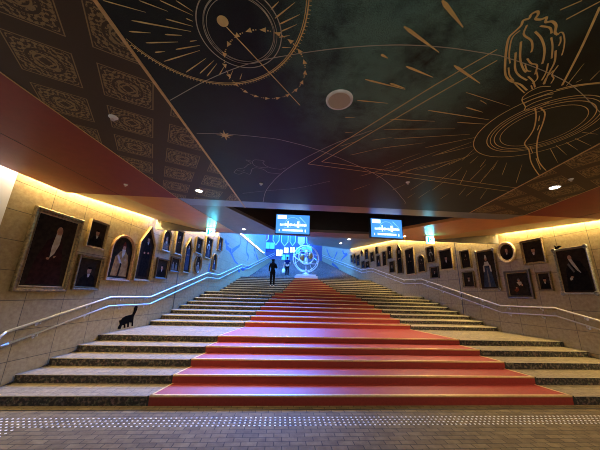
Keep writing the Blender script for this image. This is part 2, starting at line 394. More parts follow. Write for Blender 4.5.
M['black_trim'] = mat('black_edge', (0.012, 0.011, 0.010), None, 10, 0.6)
M['steel'] = mat('brushed_steel', (0.60, 0.57, 0.52), (0.52, 0.49, 0.45), 40, 0.42, 0.6)
M['white_stud'] = mat('pale_metal_stud', (0.80, 0.79, 0.74), None, 30, 0.35)
M['dark_metal'] = mat('dark_slot_metal', (0.05, 0.045, 0.04), None, 20, 0.4, 0.6)
def night_ceiling():
    m = bpy.data.materials.new('star_map_ceiling_panel'); m.use_nodes = True
    nt = m.node_tree; N = nt.nodes; L = nt.links; b = N['Principled BSDF']
    b.inputs['Roughness'].default_value = 0.42; b.inputs['Specular IOR Level'].default_value = 0.22
    tc = N.new('ShaderNodeTexCoord')
    def noise(s, d, r=0.6, off=(0, 0, 0)):
        mp = N.new('ShaderNodeMapping'); mp.inputs['Location'].default_value = off; L.new(tc.outputs['Object'], mp.inputs['Vector'])
        n = N.new('ShaderNodeTexNoise'); n.inputs['Scale'].default_value = s; n.inputs['Detail'].default_value = d; n.inputs['Roughness'].default_value = r
        L.new(mp.outputs['Vector'], n.inputs['Vector']); return n.outputs['Fac']
    def ramp(src, p0, c0, p1, c1):
        r = N.new('ShaderNodeValToRGB'); e = r.color_ramp.elements
        e[0].position = p0; e[0].color = (*c0, 1); e[1].position = p1; e[1].color = (*c1, 1); L.new(src, r.inputs['Fac']); return r.outputs['Color']
    # nebula band: a painted cloud along a diagonal of the panel
    mp = N.new('ShaderNodeMapping'); mp.inputs['Location'].default_value = (-0.95, -1.15, 0); L.new(tc.outputs['Object'], mp.inputs['Vector'])
    mp2 = N.new('ShaderNodeMapping'); mp2.inputs['Rotation'].default_value = (0, 0, 0.25); mp2.inputs['Scale'].default_value = (0.80, 0.42, 1)
    L.new(mp.outputs['Vector'], mp2.inputs['Vector'])
    gr = N.new('ShaderNodeTexGradient'); gr.gradient_type = 'SPHERICAL'; L.new(mp2.outputs['Vector'], gr.inputs['Vector'])
    cl = ramp(noise(2.2, 9, 0.72), 0.30, (0, 0, 0), 0.56, (1, 1, 1))
    gg = ramp(gr.outputs['Fac'], 0.0, (0.05, 0.05, 0.05), 0.55, (1, 1, 1))
    mul = N.new('ShaderNodeMix'); mul.data_type = 'RGBA'; mul.blend_type = 'MULTIPLY'; mul.inputs['Factor'].default_value = 1
    L.new(cl, mul.inputs['A']); L.new(gg, mul.inputs['B'])
    gn = ramp(noise(120, 8, 0.9), 0.42, (0.18, 0.18, 0.18), 0.62, (1.5, 1.5, 1.5))
    mul2 = N.new('ShaderNodeMix'); mul2.data_type = 'RGBA'; mul2.blend_type = 'MULTIPLY'; mul2.inputs['Factor'].default_value = 1
    L.new(mul.outputs['Result'], mul2.inputs['A']); L.new(gn, mul2.inputs['B'])
    col = N.new('ShaderNodeMix'); col.data_type = 'RGBA'
    L.new(mul2.outputs['Result'], col.inputs['Factor'])
    col.inputs['A'].default_value = (0.0085, 0.0080, 0.0085, 1); col.inputs['B'].default_value = (0.17, 0.36, 0.30, 1)
    L.new(col.outputs['Result'], b.inputs['Base Color'])
    return m
M['night'] = night_ceiling()
def damask():
    m = bpy.data.materials.new('brown_damask_ceiling_panel'); m.use_nodes = True
    nt = m.node_tree; N = nt.nodes; L = nt.links; b = N['Principled BSDF']
    b.inputs['Roughness'].default_value = 0.5; b.inputs['Specular IOR Level'].default_value = 0.3
    tc = N.new('ShaderNodeTexCoord'); mp = N.new('ShaderNodeMapping'); mp.vector_type = 'TEXTURE'
    mp.inputs['Location'].default_value = (-1.85, 2.79, 0); mp.inputs['Rotation'].default_value = (0, 0, 0.435); mp.inputs['Scale'].default_value = (0.612, 0.612, 1)
    L.new(tc.outputs['Object'], mp.inputs['Vector'])
    sp = N.new('ShaderNodeSeparateXYZ'); L.new(mp.outputs['Vector'], sp.inputs[0])
    def mth(op, a, bb=None, c=None):
        n = N.new('ShaderNodeMath'); n.operation = op
        for i, q in enumerate((a, bb, c)):
            if q is None: continue
            if isinstance(q, (int, float)): n.inputs[i].default_value = q
            else: L.new(q, n.inputs[i])
        return n.outputs[0]
    def cell(o): return mth('ABSOLUTE', mth('SUBTRACT', mth('FRACT', mth('ADD', o, 0.5)), 0.5))
    u, v = cell(sp.outputs[0]), cell(sp.outputs[1])
    mxx = mth('MAXIMUM', u, v)
    rad = mth('SQRT', mth('ADD', mth('MULTIPLY', u, u), mth('MULTIPLY', v, v)))
    nz = N.new('ShaderNodeTexNoise'); nz.inputs['Scale'].default_value = 17; nz.inputs['Detail'].default_value = 3
    cb = N.new('ShaderNodeCombineXYZ'); L.new(u, cb.inputs[0]); L.new(v, cb.inputs[1])
    add = N.new('ShaderNodeVectorMath'); add.operation = 'ADD'
    mn = mth('MINIMUM', u, v); cb2 = N.new('ShaderNodeCombineXYZ'); L.new(mxx, cb2.inputs[0]); L.new(mn, cb2.inputs[1])
    L.new(cb2.outputs[0], nz.inputs['Vector'])
    curl = mth('GREATER_THAN', nz.outputs['Fac'], 0.50)
    ring1 = mth('LESS_THAN', mth('ABSOLUTE', mth('SUBTRACT', mxx, 0.355)), 0.008)
    ring2 = mth('LESS_THAN', mth('ABSOLUTE', mth('SUBTRACT', rad, 0.13)), 0.012)
    band = mth('MULTIPLY', mth('LESS_THAN', mth('ADD', mxx, mth('MULTIPLY', mth('SUBTRACT', nz.outputs['Fac'], 0.5), 0.12)), 0.335), curl)
    hole = mth('GREATER_THAN', mth('ABSOLUTE', mth('SUBTRACT', rad, 0.20)), 0.018)
    p = mth('MINIMUM', 1.0, mth('ADD', mth('MULTIPLY', band, hole), mth('ADD', ring1, ring2)))
    mx = N.new('ShaderNodeMix'); mx.data_type = 'RGBA'; L.new(p, mx.inputs['Factor'])
    mx.inputs['A'].default_value = (0.062, 0.038, 0.017, 1); mx.inputs['B'].default_value = (0.30, 0.21, 0.085, 1)
    L.new(mx.outputs['Result'], b.inputs['Base Color'])
    return m
M['damask'] = damask()
M['red_panel'] = mat('red_ceiling_panel', (0.25, 0.020, 0.007), (0.22, 0.017, 0.006), 8, 0.5, bump=0.05, bscale=150)
M['orange_panel'] = mat('warm_brown_ceiling_panel', (0.70, 0.31, 0.08), (0.64, 0.27, 0.07), 5, 0.30)
M['gold_slope'] = mat('sandy_gold_ceiling_panel', (0.58, 0.39, 0.15), (0.54, 0.36, 0.13), 4, 0.45)
M['grey_gloss'] = mat('grey_gloss_ceiling_panel', (0.17, 0.155, 0.145), (0.14, 0.13, 0.12), 5, 0.36, spec=1.0)
M['metal_strip'] = mat('brushed_grey_metal_strip', (0.36, 0.36, 0.38), (0.32, 0.32, 0.34), 5, 0.30, 0.85)
M['void'] = mat('black_recess', (0.012, 0.011, 0.011), (0.018, 0.016, 0.015), 6, 0.6)
M['rough_dark'] = mat('mottled_dark_recess_panel', (0.05, 0.042, 0.036), (0.10, 0.085, 0.07), 22, 0.55)
M['mural_gold'] = mat('gold_line_paint', (0.95, 0.72, 0.27), (0.82, 0.61, 0.22), 12, 0.5, 0.0)
M['mural_pale'] = mat('pale_line_paint', (0.62, 0.57, 0.42), None, 12, 0.5)
M['cove_glow'] = mat('cove_light_strip', (1, 0.8, 0.5), None, 4, 0.5, emit=(1.0, 0.77, 0.34), espow=64.0)
M['cove_white'] = mat('white_light_strip', (1, 1, 1), None, 4, 0.5, emit=(1.0, 0.93, 0.80), espow=16.0)
M['lamp_glow'] = mat('downlight_glow', (1, 0.95, 0.85), None, 4, 0.5, emit=(1.0, 0.90, 0.74), espow=14.0)
M['white_plastic'] = mat('white_plastic', (0.93, 0.92, 0.88), None, 8, 0.4)
M['tan_grille'] = mat('tan_speaker_mesh', (0.62, 0.54, 0.40), (0.50, 0.43, 0.31), 160, 0.6)
M['black_plastic'] = mat('black_plastic', (0.015, 0.015, 0.016), None, 8, 0.35)
M['mural_blue'] = mat('slate_blue_branch_paint', (0.045, 0.07, 0.16), (0.06, 0.09, 0.20), 6, 0.8)
M['cat_black'] = mat('black_cat_vinyl', (0.006, 0.0055, 0.0055), None, 10, 0.95, spec=0.0)

# ------------------------------------------------------------------ plan
HC = 3.70
def xl(y): return WALLS[0] + WALLS[1] * (y - FIRST)
def xr(y): return WALLS[2] + WALLS[3] * (y - FIRST)
def cxl(y): return CARPET[0] + CARPET[1] * (y - FIRST)
def cxr(y): return CARPET[2] + CARPET[3] * (y - FIRST)
NSTEP = 44
YS = [FIRST]
for i in range(2, NSTEP + 1): YS.append(YS[-1] + (LANDING if i in (6, 14, 22) else TREAD))
TOPZ = NSTEP * RISER; YTOP = YS[-1]
def floor_at(y):
    z = 0.0
    for i, q in enumerate(YS):
        if y >= q - 1e-6: z = (i + 1) * RISER
    return z

# floor
b = MB(); b.prism([(-9, -4), (12, -4), (12, FIRST), (-9, FIRST)], -0.12, 0.0)
tag(b.build('floor', M['paver']), 'brown stone paver floor in front of the stairs', 'floor', kind='structure')
b = MB(); b.prism([(xl(4.72) , 4.70), (xr(4.72), 4.70), (xr(4.74), 4.725), (xl(4.74), 4.725)], 0.0, 0.003)
tag(b.build('trim_1', M['dark_metal']), 'thin dark drain slot along the foot of the stairs', 'drain', kind='structure')
b = MB(); b.prism([(-12, YTOP + 0.58), (18, YTOP + 0.58), (18, 48), (-12, 48)], TOPZ - 0.3, TOPZ)
tag(b.build('floor', M['tread']), 'upper hall floor at the head of the stairs', 'floor', kind='structure')

# stairs
st = tag(empty('staircase', (0, FIRST, 0)), 'wide stone staircase with rough risers rising between the portrait walls', 'stairs', kind='structure')
GAP = 0.035
for i in range(NSTEP):
    y0 = YS[i]; y1 = YS[i + 1] if i + 1 < NSTEP else y0 + 0.58
    z0, z1 = i * RISER, (i + 1) * RISER
    g = lambda y: (xl(y) + GAP, xr(y) - GAP)
    n = y0 + 0.045
    (a0, b0), (an, bn), (a1, b1) = g(y0), g(n), g(y1)
    b = MB()
    b.face([(a0, y0, z1), (b0, y0, z1), (bn, n, z1), (an, n, z1)], 2 if i > 4 else 0)
    b.face([(an, n, z1), (bn, n, z1), (b1, y1, z1), (a1, y1, z1)], 0)
    zn = z1 - (0.010 if i < 5 else 0.030)
    b.face([(a0, y0, zn), (b0, y0, zn), (b0, y0, z1), (a0, y0, z1)], 2)
    b.face([(a0, y0, z0), (b0, y0, z0), (b0, y0, zn), (a0, y0, zn)], 1)
    b.face([(a1, y1, z0), (a0, y0, z0), (a0, y0, z1), (a1, y1, z1)], 1)
    b.face([(b0, y0, z0), (b1, y1, z0), (b1, y1, z1), (b0, y0, z1)], 1)
    b.face([(b1, y1, z0), (a1, y1, z0), (a1, y1, z1), (b1, y1, z1)], 1)
    b.face([(a1, y1, z0), (b1, y1, z0), (b0, y0, z0), (a0, y0, z0)], 1)
    o = b.build('landing' if y1 - y0 > 1 else 'step', [M['tread'], M['riser'], M['nosing'] if i < 20 else M['nosing_dark']], st)
    o.location = (0, -FIRST, 0)
for side in (0, 1):
    b = MB()
    for i in range(NSTEP):
        y0 = YS[i]; y1 = YS[i + 1] if i + 1 < NSTEP else y0 + 0.58
        za, zb = i * RISER + 0.03, i * RISER + 0.03 + (RISER if y1 - y0 < 1 else 0)
        if side == 0: P = [(xl(y0), y0), (xl(y0) + GAP, y0), (xl(y1) + GAP, y1), (xl(y1), y1)]
        else: P = [(xr(y0) - GAP, y0), (xr(y0), y0), (xr(y1), y1), (xr(y1) - GAP, y1)]
        if y1 - y0 > 1: za = zb = (i + 1) * RISER - 0.02
        b.face([(P[0][0], P[0][1], za), (P[1][0], P[1][1], za), (P[2][0], P[2][1], zb), (P[3][0], P[3][1], zb)])
        b.face([(P[0][0], P[0][1], za - 0.12), (P[1][0], P[1][1], za - 0.12), (P[1][0], P[1][1], za), (P[0][0], P[0][1], za)])
    o = b.build('edge_channel', M['channel'], st); o.location = (0, -FIRST, 0)

# walls
def wall(name, side, y0, y1, zb, zt, material, label, th=0.35, cuts=None):
    b = MB(); X = xl if side == 'L' else xr; s = -1 if side == 'L' else 1
    ys = [y0] + [c for c in (cuts or []) if y0 < c < y1] + [y1]
    for a, c in zip(ys, ys[1:]):
        za, zc = (zt(a + 1e-4), zt(c - 1e-4)) if callable(zt) else (zt, zt)
        q = [(X(a), a, zb), (X(c), c, zb), (X(c), c, zc), (X(a), a, za)]
        uv = [(a, zb), (c, zb), (c, zc), (a, za)]
        if side == 'L': b.face(q, 0, uv)
        else: b.face(list(reversed(q)), 0, list(reversed(uv)))
        o = [(x + s * th, y, z) for x, y, z in q]
        b.face(list(reversed(o)) if side == 'L' else o, 0, uv)
        b.face([q[3], q[2], o[2], o[3]] if side == 'L' else [q[2], q[3], o[3], o[2]], 0)
    for k, rev in ((0, False), (1, True)):
        pass
    a, c = y0, y1
    for yy in (a, c):
        zz = zt(yy) if callable(zt) else zt
        b.face([(X(yy), yy, zb), (X(yy) + s * th, yy, zb), (X(yy) + s * th, yy, zz), (X(yy), yy, zz)], 0)
    return tag(b.build(name, material), label, 'wall', kind='structure')
def ztl(y): return 3.98 + 0.09 * (y - 5.3) if y < 8.45 else 5.85
wall('wall_left', 'L', 4.56, YTOP + 0.6, -0.1, ztl, M['stone_wall'], 'tan stone wall hung with portraits on the left of the stairs', cuts=[5.3, 8.45, 8.4501])
wall('wall_left', 'L', -3, 4.56, -0.1, 4.0, M['white_wall'], 'white lit wall at the left edge before the portraits')
def ztr(y): return 3.98 + 0.09 * max(0, y - 5.3) if y < 8.45 else (4.85 + 0.0926 * (y - 8.45) if y < 24.5 else 12.0)
wall('wall_right', 'R', -3, YTOP + 0.6, -0.1, ztr, M['stone_wall'], 'tan stone wall hung with portraits on the right of the stairs', cuts=[5.3, 8.45, 8.4501, 24.5, 24.5001])
# recessed upper wall over the left wall, with its ledge
b = MB()
b.prism([(-8, 8.6), (xl(8.6) - 0.35, 8.6), (xl(34.6) - 0.35, 34.6), (-8, 34.6)], 5.75, 5.85)
tag(b.build('trim_2', M['pale_wall']), 'pale ledge above the left stair wall', 'ledge', kind='structure')
b = MB(); b.prism([(xl(8.6) - 1.4, 8.6), (xl(8.6) - 1.2, 8.6), (xl(34.6) - 1.2, 34.6), (xl(34.6) - 1.4, 34.6)], 5.85, 14)
tag(b.build('wall_left', M['pale_wall']), 'pale upper wall set back above the left stair wall', 'wall', kind='structure')

# ceiling
ce = tag(empty('ceiling', (0, 0, HC)), 'flat low ceiling of star map, damask and red panels', 'ceiling', kind='structure')
def gl(y): return -1.51 + 0.106 * y
def gr(y): return 3.567 + 0.1345 * y
def rl(y): return -2.954 + 0.128 * y if y < 5.35 else -2.27 + 0.225 * (y - 5.35)
def rr(y): return 4.86 + 0.143 * y if y < 5.35 else 5.62 - 0.385 * (y - 5.35)
YF, YB, YH0, YH1, YE = -2.8, 5.35, 5.76, 7.89, 8.45
CG = 0.13
def wl_(y): return xl(y) + CG
def wr_(y): return xr(y) - CG
def cpanel(name, poly, material, z0=HC, th=0.08, label=None):
    b = MB(); b.prism(poly, 0, th); o = b.build(name, material, ce); o.location = (0, 0, z0 - HC)
    if label: o['label'] = label
    return o
def cz(o): return o
def world_panel(name, poly, material, label=None):
    # object origin stays at the world origin in plan so the pattern is laid out in plan coordinates
    return cpanel(name, poly, material, HC, 0.08, label)
world_panel('mural_panel', [(gl(YF), YF), (gr(YF), YF), (gr(YB), YB), (gl(YB), YB)], M['night'], 'black and teal star map panel with gold drawing')
world_panel('damask_panel', [(rl(YF), YF), (gl(YF), YF), (gl(YB), YB), (rl(YB - .001), YB)], M['damask'], 'brown damask panel, left strip')
world_panel('damask_panel', [(gr(YF), YF), (rr(YF), YF), (rr(YB - .001), YB), (gr(YB), YB)], M['damask'], 'brown damask panel, right strip')
world_panel('red_panel', [(wl_(YF), YF), (rl(YF), YF), (rl(YB - .001), YB), (wl_(YB), YB)], M['red_panel'], 'red ceiling panel, left')
world_panel('red_panel', [(rr(YF), YF), (wr_(YF), YF), (wr_(YB), YB), (rr(YB - .001), YB)], M['red_panel'], 'red ceiling panel, right')
world_panel('front_strip', [(rl(YB), YB), (rr(YB), YB), (rr(YH0), YH0), (rl(YH0), YH0)], M['metal_strip'], 'glossy grey metal strip')
HL, HR, HL1, HR1 = -1.36, 4.55, -0.27, 2.95
world_panel('side_panel', [(rl(YH0), YH0), (HL, YH0), (HL1, YH1), (HL1, YE), (rl(YE), YE)], M['grey_gloss'], 'glossy grey panel left of the recess')
world_panel('back_panel', [(HL1, YH1), (HR1, YH1), (HR1, YE), (HL1, YE)], M['grey_gloss'], 'glossy grey panel behind the recess')
world_panel('side_panel', [(HR, YH0), (rr(YH0), YH0), (rr(YE), YE), (HR1, YE), (HR1, YH1)], M['orange_panel'], 'glossy warm panel right of the recess')
kl = [(-3.45, YB), (-2.9, 7.04), (-2.45, YE)]; kr = [(6.93, YB), (5.48, 7.07), (4.95, YE)]
world_panel('soffit_panel', [kl[0], (rl(YB), YB), (rl(YE), YE), kl[2], kl[1]], M['orange_panel'], 'warm brown panel, left')
world_panel('soffit_panel', [(rr(YB), YB), kr[0], kr[1], kr[2], (rr(YE), YE)], M['orange_panel'], 'warm brown panel, right')
def slope(name, K, W, label):
    b = MB()
    ws = [(W(y), y, 0.04 + 0.095 * (y - YB)) for _, y in K]
    for i in range(2):
        q = [(K[i][0], K[i][1], 0), (K[i + 1][0], K[i + 1][1], 0), ws[i + 1], ws[i]]
        b.face(q); b.face([(x, y, z + 0.06) for x, y, z in reversed(q)])
    q = [(K[0][0], YB, 0), ws[0], (ws[0][0], YB, ws[0][2] + .06), (K[0][0], YB, .06)]; b.face(q)
    o = b.build(name, M['gold_slope'], ce); o['label'] = label
slope('sloped_panel', kl, wl_, 'sandy gold panel sloping up to the left wall')
slope('sloped_panel', kr, wr_, 'sandy gold panel sloping up to the right wall')
# recess
b = MB()
R4 = [(HL, YH0), (HR, YH0), (HR1, YH1), (HL1, YH1)]
for i in range(4):
    p, q = R4[i], R4[(i + 1) % 4]
    b.face([(*p, 0.08), (*q, 0.08), (*q, 0.85), (*p, 0.85)])
b.build('recess_side', M['void'], ce)
b = MB(); b.face([(HL, YH0, 0.85), (HR, YH0, 0.85), (HR1, YH1, 0.85), (HL1, YH1, 0.85)]); b.build('recess_top', M['rough_dark'], ce)
b = MB(); b.box(xl(YE) + CG, xr(YE) - CG, YE, YE + 0.12, 0.0, 1.15); b.build('end_fascia', M['grey_gloss'], ce)
# gold trims between the panels
def trimline(name, X, w, y0, y1, label):
    b = MB(); b.prism([(X(y0) - w / 2, y0), (X(y0) + w / 2, y0), (X(y1) + w / 2, y1), (X(y1) - w / 2, y1)], -0.006, 0.0)
    o = b.build(name, M['gold_trim'], ce); o['label'] = label
trimline('gold_trim', gl, 0.030, YF, YH0, 'gold strip left of the star map')
trimline('gold_trim', gr, 0.022, YF, YB, 'gold strip right of the star map')
trimline('gold_trim', rl, 0.012, YF, YB - .01, 'thin gold strip beside the left red panel')
trimline('gold_trim', rl, 0.012, YB + .01, YE, 'thin gold strip beyond the left red panel')
trimline('gold_trim', rr, 0.012, YF, YB - .01, 'thin gold strip beside the right red panel')

for a, c in (((-4.42, YF), (-3.46, YB - .02)), ((7.55, YF), (6.94, YB - .02))):
    b = MB(); b.prism([(a[0] - .005, a[1]), (a[0] + .005, a[1]), (c[0] + .005, c[1]), (c[0] - .005, c[1])], -0.002, 0.0); b.build('panel_joint', M['void'], ce)
# gold star map drawing on the ceiling
def flat_down(b, quad, z, mi=0):
    q = [Vector((p[0], p[1], z)) for p in quad]
    n = (q[1] - q[0]).cross(q[2] - q[0])
    if n.z > 0: q.reverse()
    b.face(q, mi)
b = MB()
def circle(c, r, wd, mi=0, a0=0.0, a1=2 * math.pi, n=96):
    for k in range(n):
        p, q = a0 + (a1 - a0) * k / n, a0 + (a1 - a0) * (k + 1) / n
        f = lambda rr_, t: (c[0] + rr_ * math.cos(t), c[1] + rr_ * math.sin(t))
        quad = [f(r - wd / 2, p), f(r + wd / 2, p), f(r + wd / 2, q), f(r - wd / 2, q)]
        if all(gl(y) + .02 < x < gr(y) - .02 for x, y in quad): flat_down(b, quad, -0.004, mi)
def inpanel(q): return all(gl(p[1]) < p[0] < gr(p[1]) and p[1] < YB for p in q)
for wd, pts in MURAL:
    for q in ribbon([(x, y) for x, y in pts], abs(wd) * (0.74 if abs(wd) > .011 else 0.9), wd < 0, smooth=not (len(pts) > 2 and False)):
        if inpanel(q): flat_down(b, q, -0.004, 1 if abs(wd) <= .009 and wd > 0 else 0)
WC = (-0.656, 1.307)
circle(WC, 0.763, 0.010); circle(WC, 0.748, 0.006)
for k in range(170):
    a = 2 * math.pi * k / 170; r1 = 0.763; r2 = 0.785
    q = [(WC[0] + r * math.cos(a + d), WC[1] + r * math.sin(a + d)) for r, d in ((r1, -.004), (r2, -.003), (r2, .003), (r1, .004))]
    if inpanel(q): flat_down(b, q, -0.004)
IC = (-0.392, 1.545)
circle(IC, 0.315, 0.008, 1)
for k, rr0 in enumerate((0.275, 0.268, 0.258, 0.250)):
    circle((IC[0] + 0.006 * math.cos(k * 2.1), IC[1] + 0.006 * math.sin(k * 2.1)), rr0, 0.004, 1)
TC = (-0.216, 1.86)
for k in range(20):
    a = 2 * math.pi * k / 20
    f = lambda r, t: (TC[0] + r * math.cos(t), TC[1] + r * math.sin(t))
    flat_down(b, [f(0.352, a - .075), f(0.335, a + .06), f(0.375, a + .06)], -0.005)
    for j in (0.105, 0.16):
        c = f(0.352, a + j); s = 0.007 if j < .12 else 0.005
        flat_down(b, [(c[0] + s * math.cos(t), c[1] + s * math.sin(t)) for t in (2 * math.pi * i / 8 for i in range(8))], -0.005)
flat_down(b, [(PLANET[0] + 0.042 * math.cos(t), PLANET[1] + 0.042 * math.sin(t)) for t in (2 * math.pi * i / 20 for i in range(20))], -0.005)
sp = []
for k in range(16):
    a = 2 * math.pi * k / 16; r = (0.115 if k % 4 == 0 else 0.080) if k % 2 == 0 else 0.034
    sp.append((STAR[0] + r * math.cos(a), STAR[1] + r * math.sin(a)))
for k in range(16): flat_down(b, [STAR, sp[k], sp[(k + 1) % 16]], -0.005)
DC = (2.905, 2.352)
for rr0, wd in ((0.645, .009), (0.505, .009), (0.470, .007), (0.430, .009), (0.373, .007)): circle(DC, rr0, wd)
o = b.build('mural_lines', [M['mural_gold'], M['mural_pale']], ce, weld=False); o['label'] = 'gold star map line drawing'

# ceiling beyond, sloping up over the right side of the stairs
def fz(y): return 5.24 + 0.0926 * (y - 15.4)
b = MB()
P = [(0.6, YE + 0.12), (xr(YE + .12) - CG, YE + 0.12), (xr(23.8) - 0.12, 23.8), (2.1, 20.2)]
b.face([(x, y, fz(y)) for x, y in reversed(P)]); b.face([(x, y, fz(y) + 0.3) for x, y in P])
for i in range(4):
    p, q = P[i], P[(i + 1) % 4]
    b.face([(*p, fz(p[1])), (*q, fz(q[1])), (*q, fz(q[1]) + .3), (*p, fz(p[1]) + .3)])
tag(b.build('ceiling', M['grey_gloss']), 'grey ceiling slab sloping up over the right half of the stairs', 'ceiling', kind='structure')
b = MB(); b.prism([(-14, 8.7), (20, 8.7), (20, 48), (-14, 48)], 14, 14.2)
tag(b.build('ceiling', M['pale_wall']), 'high ceiling over the upper hall', 'ceiling', kind='structure')

# cove lights: strips lying in the slot between ceiling edge and wall
def cove(name, pts, w, material, label, up=0.1):
    t = tag(empty(name, pts[0]), label, 'light', 'cove light strips')
    b = MB(); o0 = Vector(pts[0])
    for p, q in zip(pts, pts[1:]):
        p = Vector(p) - o0; q = Vector(q) - o0
        for (dx, dz, ex, ez) in ((0, 0, w, 0),):
            f = [p + Vector((0, 0, 0)), q + Vector((0, 0, 0)), q + Vector((w, 0, 0)), p + Vector((w, 0, 0))]
            b.face(f)
    b.build('light_strip', material, t)
    b = MB()
    for p, q in zip(pts, pts[1:]):
        p = Vector(p) - o0; q = Vector(q) - o0
        for x0, x1 in ((min(0, w) - .01, max(0, w) + .01),):
            f = [p + Vector((x0, 0, 0.012)), q + Vector((x0, 0, 0.012)), q + Vector((x1, 0, 0.012)), p + Vector((x1, 0, 0.012))]
            b.face(f); b.face([v + Vector((0, 0, 0.03)) for v in reversed(f)])
    b.build('tray', M['white_plastic'], t)
    return t
def cvl(y, dz=0): return (xl(y) + 0.035, y, HC + 0.14 + (0.095 * (y - YB) if y > YB else 0) + dz)
def cvr(y, dz=0): return (xr(y) - 0.035, y, HC + 0.14 + (0.095 * (y - YB) if y > YB else 0) + dz)
cove('cove_light', [cvl(4.6), cvl(YB), cvl(8.4)], 0.07, M['cove_glow'], 'warm cove light along the top of the left portrait wall')
cove('cove_light', [cvr(-2), cvr(YB), cvr(8.4)], -0.07, M['cove_glow'], 'warm cove light along the top of the near right portrait wall')
def fv(y): return (xr(y) - 0.035, y, fz(y) + 0.12)
cove('cove_light', [fv(8.7), fv(23.6)], -0.06, M['cove_glow'], 'warm cove light along the top of the far right portrait wall')
cove('cove_light', [(xl(8.75) + .06, 8.75, 4.10), (xl(14.2) + .06, 14.2, 5.02)], 0.05, M['cove_glow'], 'warm light strip high on the left portrait wall beyond the low ceiling')
cove('cove_light', [(xr(8.75) - .06, 8.75, 4.12), (xr(15.2) - .06, 15.2, 5.24)], -0.05, M['cove_glow'], 'warm light strip high on the right portrait wall beyond the low ceiling')
cove('cove_light', [(xl(1.0) + .035, 1.0, HC + .14), (xl(4.5) + .035, 4.5, HC + .14)], 0.07, M['cove_white'], 'white cove light over the plain white wall at the left edge')
t = tag(empty('light_line', (xl(16) + .012, 16, 5.80)), 'slanting white light line on top of the far left wall', 'light', 'cove light strips')
b = MB(); b.prism([(0.012, 0), (0.05, 0), (xl(27) - xl(16) + .05, 11), (xl(27) - xl(16) + .012, 11)], 0.062, 0.105); b.build('light_strip', M['cove_white'], t)
b = MB(); b.prism([(0.008, 0), (0.055, 0), (xl(27) - xl(16) + .055, 11), (xl(27) - xl(16) + .008, 11)], 0.045, 0.06); b.build('tray', M['white_plastic'], t)

# wall seams
def seam(side, y, z0, z1, label):
    X = xl if side == 'L' else xr; s = 1 if side == 'L' else -1
    b = MB(); b.box(X(y) + (0.0 if s > 0 else -0.006), X(y) + (0.006 if s > 0 else 0.0), y - 0.02, y + 0.02, z0, z1)
    tag(b.build('trim_3', M['dark_metal']), label, 'wall joint', kind='structure')
seam('L', 10.52, 0.9, 3.9, 'dark vertical joint in the left portrait wall')
seam('R', 10.68, 0.9, 4.3, 'dark vertical joint in the right portrait wall')

# ------------------------------------------------------------------ red carpet
NC = 21
rc = tag(empty('red_carpet', (1.6, FIRST, 0)), 'red carpet runner narrowing as it climbs the middle of the stairs', 'carpet')
o0 = Vector((1.6, FIRST, 0))
def loc(p): return tuple(Vector(p) - o0)
E = 0.010
b = MB()
for i in range(NC):
    y0, z0, z1 = YS[i] - E, i * RISER + (E if i else 0.001), (i + 1) * RISER + E
    y1 = (YS[i + 1] - E) if i + 1 < NC else YS[i] + 0.62
    b.face([loc((cxl(y0), y0, z0)), loc((cxr(y0), y0, z0)), loc((cxr(y0), y0, z1)), loc((cxl(y0), y0, z1))])
    b.face([loc((cxl(y0), y0, z1)), loc((cxr(y0), y0, z1)), loc((cxr(y1), y1, z1)), loc((cxl(y1), y1, z1))])
b.build('runner', M['carpet'], rc)
for i in range(NC):
    y0, z1 = YS[i] - E - 0.004, (i + 1) * RISER + E
    b = MB()
    def tr(ya, yb, za, zb):
        P = [(cxl(ya), ya), (cxr(ya), ya), (cxr(yb), yb), (cxl(yb), yb)]
        b.prism([(p[0] - o0.x, p[1] - o0.y) for p in P], za, zb)
    tr(y0, y0 + 0.045, z1 - 0.024, z1 + 0.004)
    b.build('nosing_trim', M['gold_trim'], rc)
for side in (0, 1):
    bg = MB()
    for i in range(NC):
        y0, z0, z1 = YS[i] - E, i * RISER, (i + 1) * RISER + E
        y1 = (YS[i + 1] - E) if i + 1 < NC else YS[i] + 0.62
        X = cxl if side == 0 else cxr; s = 1 if side == 0 else -1
        P = [(X(y0), y0), (X(y0) + s * 0.035, y0), (X(y1) + s * 0.035, y1), (X(y1), y1)]
        if s < 0: P.reverse()
        bg.prism([(p[0] - o0.x, p[1] - o0.y) for p in P], z1, z1 + 0.004)
        bx = sorted((X(y0) - s * 0.03, X(y0)))
        bb = MB(); bb.box(bx[0] - o0.x, bx[1] - o0.x, y0 - 0.002 - o0.y, y0 + E - o0.y, z0 + .002, z1 - 0.004); bb.build('side_edge', M['black_trim'], rc)
    bg.build('side_trim', M['gold_trim'], rc)

# ------------------------------------------------------------------ tactile studs
tp = tag(empty('tactile_strip', (0.6, 4.3, 0)), 'band of pale raised tactile studs across the floor before the stairs', 'tactile paving')
studs = []
for j in range(4):
    for k in range(150): studs.append((-4.35 + k * 0.0715 + (j % 2) * 0.0, 4.205 + j * 0.078))
for j in range(9):
    for k in range(8): studs.append((-3.85 + k * 0.0715, 4.127 - j * 0.078))
studs = [(x, y) for x, y in studs if xl(y) < x - .1 and x < xr(y) - .1]
def stud_shape(b, x, y, seg=8):
    b.lathe([(0.0155, 0.0), (0.015, 0.003), (0.010, 0.005), (0, 0.0055)], seg, 0, (x, y, 0))
order = sorted(studs, key=lambda p: (p[0] ** 2 + p[1] ** 2))
b = MB(); stud_shape(b, 0, 0); first = b.build('stud', M['white_stud'], tp)
for k, (x, y) in enumerate(order[:100]):
    o = first if k == 0 else first.copy()
    if k: COL.objects.link(o); o.parent = tp
    o.location = (x - 0.6, y - 4.3, 0)
b = MB()
for x, y in order[100:]: stud_shape(b, x - 0.6, y - 4.3, 6)
tag(b.build('stud_field', M['white_stud'], tp), kind='stuff')

